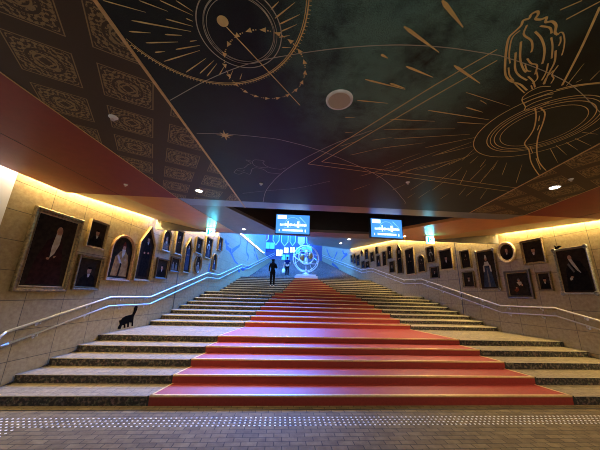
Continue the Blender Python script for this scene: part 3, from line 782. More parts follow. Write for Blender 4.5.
# ------------------------------------------------------------------ handrails
def handrail(side, pts, label):
    X = xl if side == 'L' else xr; s = 1 if side == 'L' else -1
    t = tag(empty('handrail', (X(pts[0][0]), pts[0][0], floor_at(pts[0][0]))), label, 'handrail', 'wall handrails')
    o0 = Vector(t.location); off = 0.075
    P = [Vector((X(y) + s * off, y, z)) - o0 for y, z in pts]
    Q = [p - Vector((0, 0, 0.22)) for p in P]
    b = MB(); b.tube(P, 0.023, 10); b.build('upper_rail', M['steel'], t, smooth=True)
    b = MB(); b.tube([Q[0] + (Q[1] - Q[0]) * 0.04] + Q[1:], 0.019, 10); b.build('lower_rail', M['steel'], t, smooth=True)
    e = P[0] - P[1]; e.normalize()
    b = MB(); b.tube([P[0], P[0] + e * 0.07 + Vector((0, 0, -0.05)), P[0] + e * 0.08 + Vector((0, 0, -0.16)), Q[0] + e * 0.02, Q[0] + (Q[1] - Q[0]) * 0.04], 0.021, 10); b.build('return_bend', M['steel'], t, smooth=True)
    def at(y):
        for (ya, za), (yb, zb) in zip(pts, pts[1:]):
            if ya <= y <= yb: return za + (zb - za) * (y - ya) / (yb - ya)
    y = pts[0][0] + 0.55
    while y < min(pts[-1][0], 30):
        for dz in (0, -0.22):
            b = MB()
            a = Vector((X(y), y, at(y) + dz - 0.075)) - o0
            r_ = Vector((X(y) + s * off, y, at(y) + dz - 0.018)) - o0
            m_ = Vector((X(y) + s * off, y, at(y) + dz - 0.06)) - o0
            b.tube([a, m_, r_], 0.010, 6)
            b.tube([a, a + Vector((s * 0.008, 0, 0))], 0.032, 10)
            b.build('bracket', M['steel'], t)
        y += 1.05
yt = YTOP + 0.3
handrail('L', [(5.06, 1.03), (7.24, 1.585), (8.92, 1.575), (13.2, 2.69), (14.75, 2.70), (19.3, 3.82), (20.9, 3.84), (yt, TOPZ + 0.9)], 'double steel handrail along the left portrait wall')
handrail('R', [(4.9, 0.98), (7.16, 1.587), (8.85, 1.565), (13.2, 2.71), (14.8, 2.74), (19.1, 3.82), (20.9, 3.84), (yt, TOPZ + 0.9)], 'double steel handrail along the right portrait wall')

# ------------------------------------------------------------------ framed portraits
def offset(poly, d):
    out = []; n = len(poly)
    for i in range(n):
        p0, p1, p2 = Vector(poly[i - 1]), Vector(poly[i]), Vector(poly[(i + 1) % n])
        e1, e2 = (p1 - p0).normalized(), (p2 - p1).normalized()
        n1, n2 = Vector((-e1.y, e1.x)), Vector((-e2.y, e2.x))
        bs = (n1 + n2); k = 1 + n1.dot(n2)
        out.append(tuple(p1 + bs * (d / max(k, 0.35))))
    return out
def outline(kind, w, h):
    if kind == 'rect': return [(-w / 2, -h / 2), (w / 2, -h / 2), (w / 2, h / 2), (-w / 2, h / 2)]
    if kind == 'oval': return [(w / 2 * math.cos(t), h / 2 * math.sin(t)) for t in (2 * math.pi * k / 32 for k in range(32))]
    if kind == 'arch':
        r = w / 2; zc = h / 2 - r
        return [(-r, -h / 2), (r, -h / 2)] + [(r * math.cos(t), zc + r * math.sin(t)) for t in (math.pi * k / 14 for k in range(15))]
    if kind == 'gothic':
        zs = h / 2 - 0.42 * h * min(1, 1.1 * w / h * 1.6)
        return [(-w / 2, -h / 2), (w / 2, -h / 2), (w / 2, zs), (0.0, h / 2), (-w / 2, zs)]
FM = {'palegold': mat('pale_gold_frame', (0.66, 0.52, 0.30), (0.52, 0.38, 0.20), 20, 0.45, 0.2), 'gilt': mat('gilt_frame', (0.25, 0.165, 0.065), (0.10, 0.065, 0.028), 24, 0.38, 0.55), 'gold': mat('worn_gold_frame', (0.38, 0.26, 0.10), (0.24, 0.15, 0.06), 18, 0.42, 0.3),
      'wood': mat('dark_walnut_frame', (0.085, 0.050, 0.026), (0.045, 0.026, 0.014), 16, 0.4), 'silver': mat('tarnished_silver_frame', (0.30, 0.27, 0.21), (0.13, 0.115, 0.09), 22, 0.38, 0.5),
      'copper': mat('reddish_gold_frame', (0.46, 0.25, 0.11), (0.30, 0.15, 0.06), 18, 0.42, 0.35)}
PAINT = {'canvas': ((0.018, 0.014, 0.011), (0.030, 0.022, 0.016)), 'brown': ((0.020, 0.0145, 0.010), (0.032, 0.022, 0.015)), 'skin': ((0.36, 0.20, 0.12), (0.26, 0.14, 0.08)), 'white': ((0.46, 0.42, 0.34), (0.32, 0.28, 0.21)),
         'maroon': ((0.036, 0.015, 0.014), (0.020, 0.010, 0.010)), 'black': ((0.008, 0.007, 0.007), (0.014, 0.012, 0.011)), 'gold': ((0.32, 0.19, 0.07), (0.20, 0.11, 0.04)), 'blue': ((0.022, 0.032, 0.055), (0.04, 0.05, 0.075)),
         'grey': ((0.14, 0.13, 0.115), (0.09, 0.08, 0.07)), 'red': ((0.16, 0.035, 0.02), (0.10, 0.02, 0.012))}
PM = {k: mat('painted_' + k, a, c, 14, 0.9, spec=0.0) for k, (a, c) in PAINT.items()}
PK = list(PM)
def ell(cx, cy, rx, ry, n=12, rot=0.0):
    return [(cx + rx * math.cos(t) * math.cos(rot) - ry * math.sin(t) * math.sin(rot), cy + rx * math.cos(t) * math.sin(rot) + ry * math.sin(t) * math.cos(rot)) for t in (2 * math.pi * k / n for k in range(n))]
def figure(style, w, h, c):
    # list of (paint, polygon) in units of half height for an upright figure; x scaled so heads stay round
    a = w / h; L = []
    if style == 'elder':
        L += [('maroon', [(-.78 * a, -.95), (.80 * a, -.95), (.62 * a, -.2), (.42 * a, .34), (.05 * a, .45), (-.30 * a, .30), (-.62 * a, -.25)]), ('skin', ell(.16 * a, .60, .095, .15)), ('white', [(.03 * a, .56), (.08 * a, .50), (.24 * a, .50), (.30 * a, .56), (.30 * a, .22), (.16 * a, -.06), (-.02 * a, -.20), (-.04 * a, .12)]),
              ('skin', ell(.22 * a, -.16, .05, .035)), ('skin', ell(-.10 * a, -.22, .05, .035)), ('maroon', [(.2 * a, -.2), (.5 * a, .1), (.62 * a, -.3), (.3 * a, -.35)])]
    elif style == 'elder_right':
        L += [('black', [(-.72 * a, -.92), (.86 * a, -.92), (.82 * a, -.1), (.50 * a, .42), (-.1 * a, .5), (-.55 * a, .1)]), ('skin', ell(-.14 * a, .62, .085, .12)), ('white', [(-.26 * a, .56), (-.02 * a, .53), (.24 * a, .12), (.40 * a, -.14), (.16 * a, .0), (-.10 * a, .30)]), ('grey', [(-.4*a,.3),(-.28*a,.36),(.02*a,-.05),(-.08*a,-.1)]), ('white', [(-.42 * a, -.34), (-.18 * a, -.26), (-.24 * a, -.42), (-.40 * a, -.46)]), ('skin', ell(-.24 * a, -.30, .06, .04))]
    elif style == 'saint':
        L += [('gold', [(-.78 * a, -.9), (.80 * a, -.9), (.76 * a, -.35), (.62 * a, .12), (.30 * a, .32), (-.2 * a, .30), (-.62 * a, .0)]), ('red', [(-.12 * a, .52), (.30 * a, .52), (.16 * a, .74), (.05 * a, .80)]), ('skin', ell(.08 * a, .45, .11, .13)), ('white', [(-.10 * a, .40), (.26 * a, .40), (.20 * a, .16), (.02 * a, -.05)]), ('white', [(-.5 * a, .05), (-.36 * a, .12), (.10 * a, -.30), (.02 * a, -.40)]), ('brown', [(-.2 * a, -.9), (-.02 * a, -.9), (.1 * a, -.3), (-.05 * a, -.25)]), ('skin', ell(.40 * a, -.1, .08, .06)), ('skin', ell(-.30 * a, -.22, .08, .06))]
    elif style == 'robe':
        L += [(c, [(-.62 * a, -.93), (.62 * a, -.93), (.52 * a, .1), (.34 * a, .40), (-.34 * a, .40), (-.52 * a, .1)]), ('skin', ell(.02, .52, .075, .10)), ('black', [(-.11, .58), (.13, .58), (.06, .74), (-.02, .74)]), ('white', [(-.05, .43), (.08, .43), (.02, .30)]), ('skin', ell(-.28 * a, -.02, .05, .04)), ('skin', ell(.26 * a, .0, .05, .04))]
    elif style == 'lady':
        L += [(c, [(-.66 * a, -.92), (.70 * a, -.92), (.40 * a, .0), (.16 * a, .20), (-.16 * a, .20), (-.38 * a, .0)]), ('white', [(-.34 * a, .22), (.34 * a, .22), (.22 * a, .44), (-.22 * a, .44)]), ('white', [(-.46 * a, .20), (-.28 * a, .30), (-.30 * a, -.10), (-.46 * a, -.12)]), ('white', [(.46 * a, .20), (.28 * a, .30), (.34 * a, -.10), (.50 * a, -.12)]), ('skin', ell(0, .58, .07, .095)), ('white', [(-.08, .62), (.08, .62), (.03, .80), (-.03, .80)]), ('grey', [(-.08 * a, -.9), (.16 * a, -.9), (.06 * a, .1), (-.04 * a, .1)])]
    elif style == 'seated':
        L += [(c, [(-.8 * a, -.85), (.8 * a, -.85), (.62 * a, -.2), (.26 * a, .22), (-.24 * a, .2), (-.62 * a, -.35)]), ('white', [(-.14 * a, .20), (.30 * a, .22), (.34 * a, -.02), (.05 * a, -.12)]), ('skin', ell(.08 * a, .32, .10, .13)), ('grey', ell(.08 * a, .43, .11, .07)), ('skin', ell(.34 * a, -.06, .07, .09, rot=.5)), ('red', [(-.5 * a, -.5), (-.1 * a, -.25), (.0, -.5), (-.3 * a, -.7)]), ('skin', ell(-.22 * a, -.3, .08, .05))]
    elif style == 'pair':
        for q in (-.42, .38): L += [('grey' if q < 0 else c, [((q - .3) * a, -.9), ((q + .3) * a, -.9), ((q + .22) * a, .05), ((q - .22) * a, .05)]), ('skin', ell(q * a, .22, .11, .15))]
    else:
        L += [(c, [(-.82 * a, -.92), (.82 * a, -.92), (.74 * a, -.42), (.36 * a, -.12), (-.30 * a, -.12), (-.70 * a, -.45)]), ('skin', ell(.02, .14, .18, .23)), ('black' if style == 'bust' else 'grey' if style != 'bald' else 'skin', ell(.02, .33, .185, .09)), ('white', [(-.10, -.08), (.14, -.08), (.08, -.30), (-.02, -.34)])]
        if style == 'bust_hand': L += [('skin', ell(.3 * a, -.62, .10, .07))]
    return [(p, [(x * h / 2, y * h / 2) for x, y in q]) for p, q in L]
def portrait(side, shape, ya, yb, z0, z1, fmat, style, color, fw, label, liner=True):
    X = xl if side == 'L' else xr; slope_ = WALLS[1] if side == 'L' else WALLS[3]
    yc = (ya + yb) / 2; w = abs(yb - ya) * math.sqrt(1 + slope_ ** 2); h = z1 - z0
    d = Vector((slope_, 1)) if side == 'L' else Vector((-slope_, -1))
    t = empty('framed_portrait', (X(yc), yc, (z0 + z1) / 2), math.atan2(d.y, d.x))
    tag(t, label, 'picture', 'portraits on the left wall' if side == 'L' else 'portraits on the right wall')
    dp = 0.07; fw *= 0.82; o = outline(shape, w, h)
    loops = [(o, -0.002), (o, -dp * .8), (offset(o, fw * .12), -dp), (offset(o, fw * .45), -dp * .92), (offset(o, fw * .62), -dp * .55), (offset(o, fw * .82), -dp * .66), (offset(o, fw), -dp * .35)]
    b = MB(); n = len(o)
    for (A, ya_), (B, yb_) in zip(loops, loops[1:]):
        for i in range(n):
            j = (i + 1) % n
            b.face([(A[i][0], ya_, A[i][1]), (A[j][0], ya_, A[j][1]), (B[j][0], yb_, B[j][1]), (B[i][0], yb_, B[i][1])])
    b.build('frame', FM[fmat], t)
    if liner and fmat in ('gilt', 'wood', 'silver'):
        A, B = offset(o, fw * .86), offset(o, fw * 1.02); b = MB()
        for i in range(n):
            j = (i + 1) % n
            b.face([(A[i][0], -dp * .67, A[i][1]), (A[j][0], -dp * .67, A[j][1]), (B[j][0], -dp * .45, B[j][1]), (B[i][0], -dp * .45, B[i][1])])
        b.build('inner_slip', FM['gold'], t)
    inn = offset(o, fw * .98)
    b = MB(); b.face([(x, -dp * .34, z) for x, z in inn]); b.build('canvas', PM['brown' if color == 'black' and style != 'robe' else 'canvas'], t)
    iw = max(p[0] for p in inn) - min(p[0] for p in inn); ih = max(p[1] for p in inn) - min(p[1] for p in inn)
    b = MB()
    for k, (pt, q) in enumerate(figure(style, iw, ih, color)):
        b.face([(x, -dp * .34 - 0.0012 * (k + 1), z) for x, z in q], PK.index(pt))
    b.build('painted_figure', [PM[k] for k in PK], t)
    return t
PS = [
 ('gilt', 'elder', 'maroon', .13, 'tall gilt portrait of a long-bearded old man in dark robe, biggest on left wall'),
 ('gold', 'bust', 'black', .06, 'small gold-framed portrait hung high just right of the tall bearded man'),
 ('gilt', 'bust', 'black', .08, 'small dark portrait hung low just right of the tall bearded man'),
 ('copper', 'saint', 'gold', .09, 'round-arched reddish gold frame with a bearded man in golden brown robes'),
 ('gold', 'robe', 'black', .07, 'tall pointed gold frame of a black-robed figure, right of the round-arched robed man'),
 ('gold', 'bust_hand', 'grey', .06, 'small round-topped gold frame up high, right of the tall pointed frame'),
 ('wood', 'bust', 'black', .06, 'small dark frame with pale face, beneath the small round-topped frame'),
 ('gold', 'robe', 'brown', .07, 'narrow upright gold frame close against the wall joint, upper one of its pair'),
 ('wood', 'pair', 'grey', .05, 'small dark picture of two pale figures under the narrow gold frame at the wall joint'),
 ('gold', 'robe', 'blue', .06, 'slim pointed gold frame just beyond the wall joint on the left wall'),
 ('gilt', 'bust', 'brown', .06, 'dark upright portrait hanging directly above the oval frame on the left wall'),
 ('gilt', 'bust', 'grey', .07, 'oval gilt frame low over the handrail, the only oval on the left wall'),
 ('gold', 'lady', 'blue', .07, 'upright gold frame with a bluish standing figure, up and right of the left wall oval'),
 ('gold', 'bust', 'blue', .06, 'little round-topped frame low at the upper end of the left portraits'),
 ('gilt', 'bust', 'blue', .05, 'last and highest upright frame on left wall, before the blue branches'),
 ('silver', 'elder_right', 'black', .07, 'largest right wall portrait, pale-bearded old man in black, ornate silver frame'),
 ('gilt', 'bust', 'brown', .08, 'broad gilt portrait of a dim man right beside the pink-faced oval frame'),
 ('gilt', 'bust', 'black', .07, 'small dark portrait between the seated man and the big silver-framed old man'),
 ('wood', 'seated', 'brown', .11, 'squarish dark wooden frame with a seated man resting his head on his hand'),
 ('palegold', 'bald', 'black', .11, 'pale gold oval portrait of a round pink face on the right wall'),
 ('gilt', 'lady', 'blue', .07, 'tall portrait of a lady in a blue and white dress with ornate corners'),
 ('gilt', 'robe', 'brown', .05, 'small portrait beside lady in blue, upper of pair next to right wall joint'),
 ('gilt', 'bust', 'brown', .06, 'small portrait beside lady in blue, lower of pair next to right wall joint'),
 ('gold', 'bust', 'black', .09, 'large dark broad picture just up the stairs from the right wall joint'),
 ('gilt', 'lady', 'brown', .07, 'upright frame with pale standing figure, next up the stairs from large dark broad picture'),
 ('wood', 'bust', 'black', .06, 'small dark square frame directly below the pale standing figure on the right wall'),
 ('gold', 'robe', 'brown', .06, 'round-topped frame on the right wall, the only arch there'),
 ('gold', 'robe', 'black', .08, 'big tall dark gold-edged portrait up the stairs from the right wall arch'),
 ('gilt', 'robe', 'black', .05, 'spire-pointed frame on the right wall, the only pointed one there'),
 ('gilt', 'bust', 'brown', .05, 'upper frame of the pair right after the spire-pointed frame'),
 ('gilt', 'bust', 'black', .05, 'lower frame of the pair right after the spire-pointed frame'),
 ('gold', 'robe', 'brown', .05, 'single tall narrow frame one place beyond the pair next to the spire'),
 ('wood', 'bust', 'black', .04, 'tiny high frame near the cove light with a narrow frame right under it'),
 ('wood', 'bust', 'blue', .05, 'narrow frame straight below the tiny high frame on the far right wall'),
 ('gilt', 'bust', 'brown', .05, 'lone mid-height frame between the tiny high frame and the far group of four'),
 ('gilt', 'robe', 'blue', .05, 'tall upper frame in far right wall group of four, beside small oval'),
 ('wood', 'bust', 'blue', .04, 'lower left frame in the far right wall group of four'),
 ('wood', 'bust', 'black', .04, 'lower right frame in the far right wall group of four'),
 ('gold', 'bust', 'grey', .05, 'small far oval on the right wall, upper left in the group of four'),
 ('gilt', 'bust', 'blue', .05, 'third frame from the far end of the right wall portraits'),
 ('gilt', 'bust', 'blue', .05, 'second frame from the far end of the right wall portraits'),
 ('gilt', 'bust', 'blue', .04, 'very last small frame at the far end of the right wall portraits'),
]
PORT = []
for k, (row, ps) in enumerate(zip(PORTRAITS, PS)):
    sd, shp, ya, yb, z0, z1 = row
    PORT.append(portrait(sd, shp, ya, yb, z0, z1, *ps))
def corner_scrolls(t, w, h, names):
    for sx in (-1, 1):
        for sz in (-1, 1):
            b = MB(); b.torus(0.045, 0.018, 16, 6, Matrix.Translation((sx * (w / 2 - .03), -.06, sz * (h / 2 - .03))) @ Matrix.Rotation(math.pi / 2, 4, 'X'))
            b.lathe([(0.03, 0), (0.02, .02), (0, .03)], 10, 0, (0, 0, 0)) if False else None
            b.build('corner_scroll', FM[names], t)
corner_scrolls(PORT[20], .85, 1.5, 'silver'); corner_scrolls(PORT[15], .81, 1.27, 'silver')
# bird finial on the largest right portrait
b = MB()
p = [(-.07, .0), (.02, .015), (.05, .05), (.10, .055), (.055, .085), (.03, .08), (-.02, .06), (-.06, .11), (-.05, .045)]
for yy, rev in ((-.02, False), (-.05, True)):
    q = [(x * 1.1, yy, z * 1.1) for x, z in p]
    b.face(q if rev else list(reversed(q)))
for i in range(len(p)):
    a, c = p[i], p[(i + 1) % len(p)]
    b.face([(a[0] * 1.1, -.05, a[1] * 1.1), (c[0] * 1.1, -.05, c[1] * 1.1), (c[0] * 1.1, -.02, c[1] * 1.1), (a[0] * 1.1, -.02, a[1] * 1.1)])
o = b.build('bird_finial', M['cat_black'], PORT[15]); o.location = (-.27, 0, .63); o['label'] = 'dark little bird perched on the frame top'

# ------------------------------------------------------------------ wall decals
def decal(name, side, poly, material, th, parent=None, quads=None):
    X = xl if side == 'L' else xr; s = 1 if side == 'L' else -1
    b = MB()
    polys = quads if quads else [poly]
    for q in polys:
        A = [(X(y) + s * (0.001 + th), y, z) for y, z in q]
        e1, e2 = Vector(A[1]) - Vector(A[0]), Vector(A[2]) - Vector(A[0])
        b.face(A)
        if not quads:
            n = len(A); B = [(X(y) + s * 0.001, y, z) for y, z in q]
            for i in range(n): b.face([A[i], A[(i + 1) % n], B[(i + 1) % n], B[i]])
    return b.build(name, material, parent)
o = decal('cat_silhouette', 'L', CAT, M['cat_black'], 0.004)
tag(o, 'black walking cat silhouette with raised tail low on the left wall', 'wall decal')
for side, BR, lab in (('L', BRANCH_L, 'dark blue bare branch shapes painted on the far left wall'), ('R', BRANCH_R, 'dark blue branch shapes painted on the far right wall')):
    e = tag(empty('branch_mural', ((xl if side == 'L' else xr)(BR[0][0][0]), BR[0][0][0], BR[0][0][1])), lab, 'mural'); e0 = Vector(e.location)
    for pts in BR:
        o = decal('branch', side, None, M['mural_blue'], 0.002, quads=[[tuple(v) for v in q] for q in ribbon(pts, 0.30, True)])
        o.parent = e; o.location = -e0
o = decal('candle_silhouette', 'L', [(13.35, 2.72), (13.55, 2.72), (13.52, 2.95), (13.56, 3.08), (13.46, 3.22), (13.38, 3.06), (13.40, 2.95)], M['mural_blue'], 0.003)
tag(o, 'tiny dark blue candle-like silhouette above the handrail beside the left wall oval', 'wall decal')

# ------------------------------------------------------------------ ceiling fittings
def spot(loc, power, size=2.3, color=(1.0, 0.80, 0.55), parent=None):
    l = bpy.data.lights.new('downlight_beam', 'SPOT'); l.energy = power; l.color = color; l.spot_size = size; l.spot_blend = 0.8; l.shadow_soft_size = 0.06
    o = bpy.data.objects.new('downlight_beam', l); COL.objects.link(o)
    if parent: o.parent = parent
    o.location = loc; return o
def downlight(x, y, z, power, label, r=0.075):
    t = tag(empty('downlight', (x, y, z)), label, 'ceiling light', 'recessed downlights')
    b = MB(); b.lathe([(r * .78, -0.004), (r * .82, -0.012), (r, -0.010), (r * 1.02, 0.0)], 24); b.build('trim_ring', M['white_plastic'], t)
    b = MB(); b.lathe([(0, -0.006), (r * .8, -0.006)], 24); b.build('lamp_face', M['lamp_glow'], t)
    spot((0, 0, -0.03), power, parent=t)
    return t
downlight(-1.68, 4.85, HC, 130, 'lit downlight in the left damask strip near the grey strip')
downlight(4.70, 3.82, HC, 130, 'lit downlight in the right damask strip', 0.085)
downlight(-1.21, 7.88, HC, 260, 'small lit downlight in the grey panel left of the recess', 0.06)
downlight(3.95, 7.91, HC, 260, 'lit downlight beside the right hanging screen', 0.07)
downlight(4.26, 15.9, fz(15.9), 110, 'nearer of two small lights in the blue-lit sloping ceiling', 0.11)
downlight(4.33, 18.45, fz(18.45), 110, 'farther of two small lights in the blue-lit sloping ceiling', 0.11)
for x, y in ((-1.9, -0.4), (4.3, -0.4), (1.3, -2.2)):  # unseen downlights added behind the camera to light the near floor
    downlight(x, y, HC, 22, 'unseen downlight added in the ceiling behind the viewer')
t = tag(empty('ceiling_speaker', (0.515, 2.16, HC)), 'round white-rimmed ceiling speaker in the star map ceiling', 'speaker')
b = MB(); b.lathe([(0.112, -0.018), (0.125, -0.022), (0.135, -0.014), (0.138, 0)], 40); b.build('rim', M['white_plastic'], t, smooth=True)
b = MB(); b.lathe([(0, -0.018), (0.113, -0.017)], 40); b.build('grille', M['tan_grille'], t)
def sprinkler(x, y, label, r=0.035, mt='white_plastic', cat='sprinkler'):
    t = tag(empty('smoke_detector' if cat == 'smoke detector' else 'sprinkler', (x, y, HC)), label, cat, 'ceiling sensors and sprinklers')
    b = MB(); b.lathe([(r * .5, -0.022), (r * .8, -0.014), (r, -0.004), (r, 0)], 16); b.lathe([(0, -0.022), (r * .5, -0.022)], 16); b.build('rose', M[mt], t)
    b = MB(); b.lathe([(0, -0.042), (r * .45, -0.040), (r * .45, -0.036), (r * .15, -0.034), (r * .15, -0.022)], 12); b.build('head', M['steel'], t)
sprinkler(-2.01, 2.70, 'pale round smoke detector in the left damask strip', 0.05, cat='smoke detector')
sprinkler(-3.0, 4.73, 'small white sprinkler in the left red panel')
sprinkler(-0.43, 4.35, 'small white sprinkler in the star map near the winged beast drawing')
sprinkler(2.12, 3.95, 'small white sprinkler in the star map among the fine gold rays')
sprinkler(4.63, 3.50, 'small white sprinkler in the right damask strip beside the downlight')

# ------------------------------------------------------------------ hanging screens
M['screen'] = mat('blue_screen_picture', (0.02, 0.06, 0.16), None, 5, 0.3, emit=(0.035, 0.16, 0.50), espow=1.0)
M['screen_white'] = mat('pale_screen_lettering', (0.5, 0.6, 0.7), None, 5, 0.4, emit=(0.55, 0.78, 1.0), espow=1.0)
M['screen_pale'] = mat('faint_blue_screen_lines', (0.1, 0.2, 0.3), None, 5, 0.4, emit=(0.12, 0.33, 0.75), espow=1.0)
def screen(loc, rz, label, w=0.92, h=0.55):
    t = tag(empty('hanging_screen', loc, rz), label, 'screen', 'hanging screens')
    b = MB(); b.box(-w / 2, w / 2, 0, 0.10, -h / 2, h / 2); b.box(-w / 2 + .08, w / 2 - .08, 0.10, 0.15, -h / 2 + .06, h / 2 - .06); b.build('housing', M['black_plastic'], t)
    e = 0.018; W, Hh = w - 2 * e, h - 2 * e
    b = MB(); b.face([(-W / 2, -.003, -Hh / 2), (W / 2, -.003, -Hh / 2), (W / 2, -.003, Hh / 2), (-W / 2, -.003, Hh / 2)]); b.build('display', M['screen'], t)
    b = MB()
    def R(x0, x1, z0, z1, mi=0, y=-.005): b.face([(x0 * W, y, z0 * Hh), (x1 * W, y, z0 * Hh), (x1 * W, y, z1 * Hh), (x0 * W, y, z1 * Hh)], mi)
    R(-.46, -.19, .26, .46)                                     # white box top left
    rn = random.Random(3)
    x = -.385                                                   # title row: short letters with two tall swashes
    while x < .38:
        wl = rn.uniform(.022, .038); tall = -.19 < x < -.12 or .10 < x < .16
        R(x, x + wl, -.10 - (.08 if tall else 0) + rn.uniform(-.01, .01), .02 + (.14 if tall else 0) + rn.uniform(-.02, .02)); x += wl + .010
    x = -.30                                                    # lower row
    while x < .30:
        wl = rn.uniform(.020, .034); R(x, x + wl, -.38, -.27); x += wl + .007
    R(-.41, -.385, -.40, -.28); R(.36, .395, -.40, -.26)
    x = -.26
    while x < .26: R(x, x + .02, -.205, -.175, 1); x += .032
    for k in range(20):                                         # thin arc and ray
        a, c = math.pi * k / 20, math.pi * (k + 1) / 20; r0, r1 = .20, .212
        b.face([(r0 * math.cos(a), -.004, -.02 + r0 * math.sin(a)), (r1 * math.cos(a), -.004, -.02 + r1 * math.sin(a)), (r1 * math.cos(c), -.004, -.02 + r1 * math.sin(c)), (r0 * math.cos(c), -.004, -.02 + r0 * math.sin(c))], 1)
    b.face([(.16, -.004, .20), (.20, -.004, .20), (.36, -.004, .03), (.34, -.004, .03)], 1)
    b.build('lettering', [M['screen_white'], M['screen_pale']], t)
    b = MB(); b.tube([(0, 0.06, h / 2), (0, 0.06, HC + .85 - loc[2])], 0.022, 10); b.tube([(0, .06, HC + .83 - loc[2]), (0, .06, HC + .85 - loc[2])], .07, 12); b.build('ceiling_pole', M['black_plastic'], t)
    b = MB(); b.box(-.10, .10, .02, .10, h / 2, h / 2 + .03); b.build('mount', M['black_plastic'], t)
screen((0.257, 6.55, 3.56), 0.0, 'left of the two hanging blue screens, over the middle of the stairs')
screen((2.80, 6.55, 3.56), 0.06, 'right of the two hanging blue screens, toward the right portraits')

# ------------------------------------------------------------------ exit signs
M['exit_face'] = mat('exit_sign_face', (0.3, 0.8, 0.75), None, 5, 0.4, emit=(0.08, 0.62, 0.85), espow=22.0)
M['exit_green'] = mat('exit_sign_green', (0.0, 0.25, 0.16), None, 5, 0.4, emit=(0.0, 0.25, 0.2), espow=1.0)
def exit_sign(loc, rz, label):
    t = tag(empty('exit_sign', loc, rz), label, 'exit sign', 'hanging exit signs')
    b = MB(); b.box(-.13, .13, 0, .06, -.26, -.02); b.build('case', M['white_plastic'], t)
    b = MB(); b.face([(-.12, -.003, -.25), (.12, -.003, -.25), (.12, -.003, -.03), (-.12, -.003, -.03)]); b.build('lit_face', M['exit_face'], t)
    b = MB()
    P = lambda pts: b.face([(x, -.006, z - .14) for x, z in pts])
    P([(-.10, -.09), (-.04, -.09), (-.04, .09), (-.10, .09)])                      # doorway
    P(ell(.035, .065, .02, .02)); P([(.0, .04), (.05, .045), (.03, -.02), (-.015, -.02)])  # running figure
    P([(.01, -.02), (.03, -.02), (.06, -.05), (.05, -.085), (.035, -.08), (.04, -.055)]); P([(-.015, -.02), (.01, -.02), (-.02, -.06), (-.035, -.055)])
    P([(.05, .04), (.085, .01), (.08, .0), (.045, .025)]); P([(.0, .035), (-.03, .005), (-.025, -.005), (.005, .02)])
    b.build('pictogram', M['exit_green'], t)
    b = MB(); b.tube([(-.06, .03, -.03), (-.06, .03, 0)], .008, 6); b.tube([(.06, .03, -.03), (.06, .03, 0)], .008, 6); b.build('hanger', M['white_plastic'], t)
exit_sign((-2.22, 7.9, HC), 0, 'lit exit sign under the ceiling beside the left portraits')
exit_sign((4.70, 7.7, HC), 0, 'lit exit sign under the ceiling beside the right portraits')

# ------------------------------------------------------------------ ring sculpture on the landing
M['sc_silver'] = mat('pale_silver_ring', (0.66, 0.66, 0.66), (0.54, 0.54, 0.55), 14, 0.4, 0.1)
M['sc_gold'] = mat('brass_bulb', (0.42, 0.27, 0.10), (0.30, 0.18, 0.06), 10, 0.3, 0.6)
M['sc_glass'] = mat('frosted_white_hourglass', (0.72, 0.73, 0.76), None, 8, 0.3)
M['plinth'] = mat('white_stone_plinth', (0.50, 0.50, 0.50), (0.44, 0.44, 0.44), 10, 0.5)
GX, GY = GLOBE[0] - .02, 20.55; GZ = 21 * RISER
t = tag(empty('ring_sculpture', (GX, GY, GZ)), 'big ringed hourglass sculpture on a white plinth at the end of the red carpet', 'sculpture')
b = MB(); b.box(-.86, .86, -.5, .5, 0.011, .24); b.box(-.74, .74, -.42, .42, .24, .36); b.build('plinth', M['plinth'], t)
b = MB(); b.lathe([(.30, .36), (.26, .42), (.10, .46), (.08, .62), (.12, .66), (.06, .72), (.05, .80)], 24); b.build('stem', M['sc_silver'], t, smooth=True)
CZ = 1.62
RX = lambda a, z=0.0: Matrix.Translation((0, 0, CZ + z)) @ Matrix.Rotation(a[2], 4, 'Z') @ Matrix.Rotation(a[1], 4, 'Y') @ Matrix.Rotation(a[0], 4, 'X')
for (a, R_, r_, fl) in (((math.pi / 2, 0, 0.15), 1.06, .045, 1.6), ((math.pi / 2, 0.35, -0.5), 0.97, .03, 1.6), ((0.45, 0.25, 0), 0.99, .028, 1.0)):
    b = MB(); b.torus(R_, r_, 64, 8, RX(a), 0, fl); b.build('outer_ring', M['sc_silver'], t, smooth=True)
b = MB(); b.torus(0.60, 0.055, 56, 10, RX((math.pi / 2 - .15, 0.12, 0), .16), 0, 1.4); b.build('inner_ring', M['sc_glass'], t, smooth=True)
for q in (-1, 1):
    b = MB(); c = Matrix.Translation((q * .34, 0, CZ + .16 + q * .08)) @ Matrix.Diagonal((.20, .16, .30, 1))
    prof = [(math.sin(math.pi * k / 10), -math.cos(math.pi * k / 10)) for k in range(11)]
    b.lathe(prof, 20); b.v = [tuple(c @ Vector(v)) for v in b.v]; o = b.build('brass_lobe', M['sc_gold'], t, smooth=True)
b = MB(); b.lathe([(0.0, .74), (.11, .74), (.14, .62), (.13, .46), (.035, .30), (.03, .24), (.13, .06), (.14, -.1), (.11, -.24), (0, -.25)][::-1], 24, 0, (0, 0, CZ - .08)); b.build('hourglass', M['sc_glass'], t, smooth=True)
b = MB(); b.tube([(0, 0, .78), (0, 0, CZ - .44)], .03, 10); b.build('spindle', M['sc_silver'], t)
b = MB()
for a in (0.3, 2.1, 3.6, 5.2): b.tube([(.62 * math.cos(a), 0, CZ + .16 + .6 * math.sin(a)), (1.04 * math.cos(a), 0, CZ + 1.04 * math.sin(a))], .022, 8)
b.build('spokes', M['sc_silver'], t)

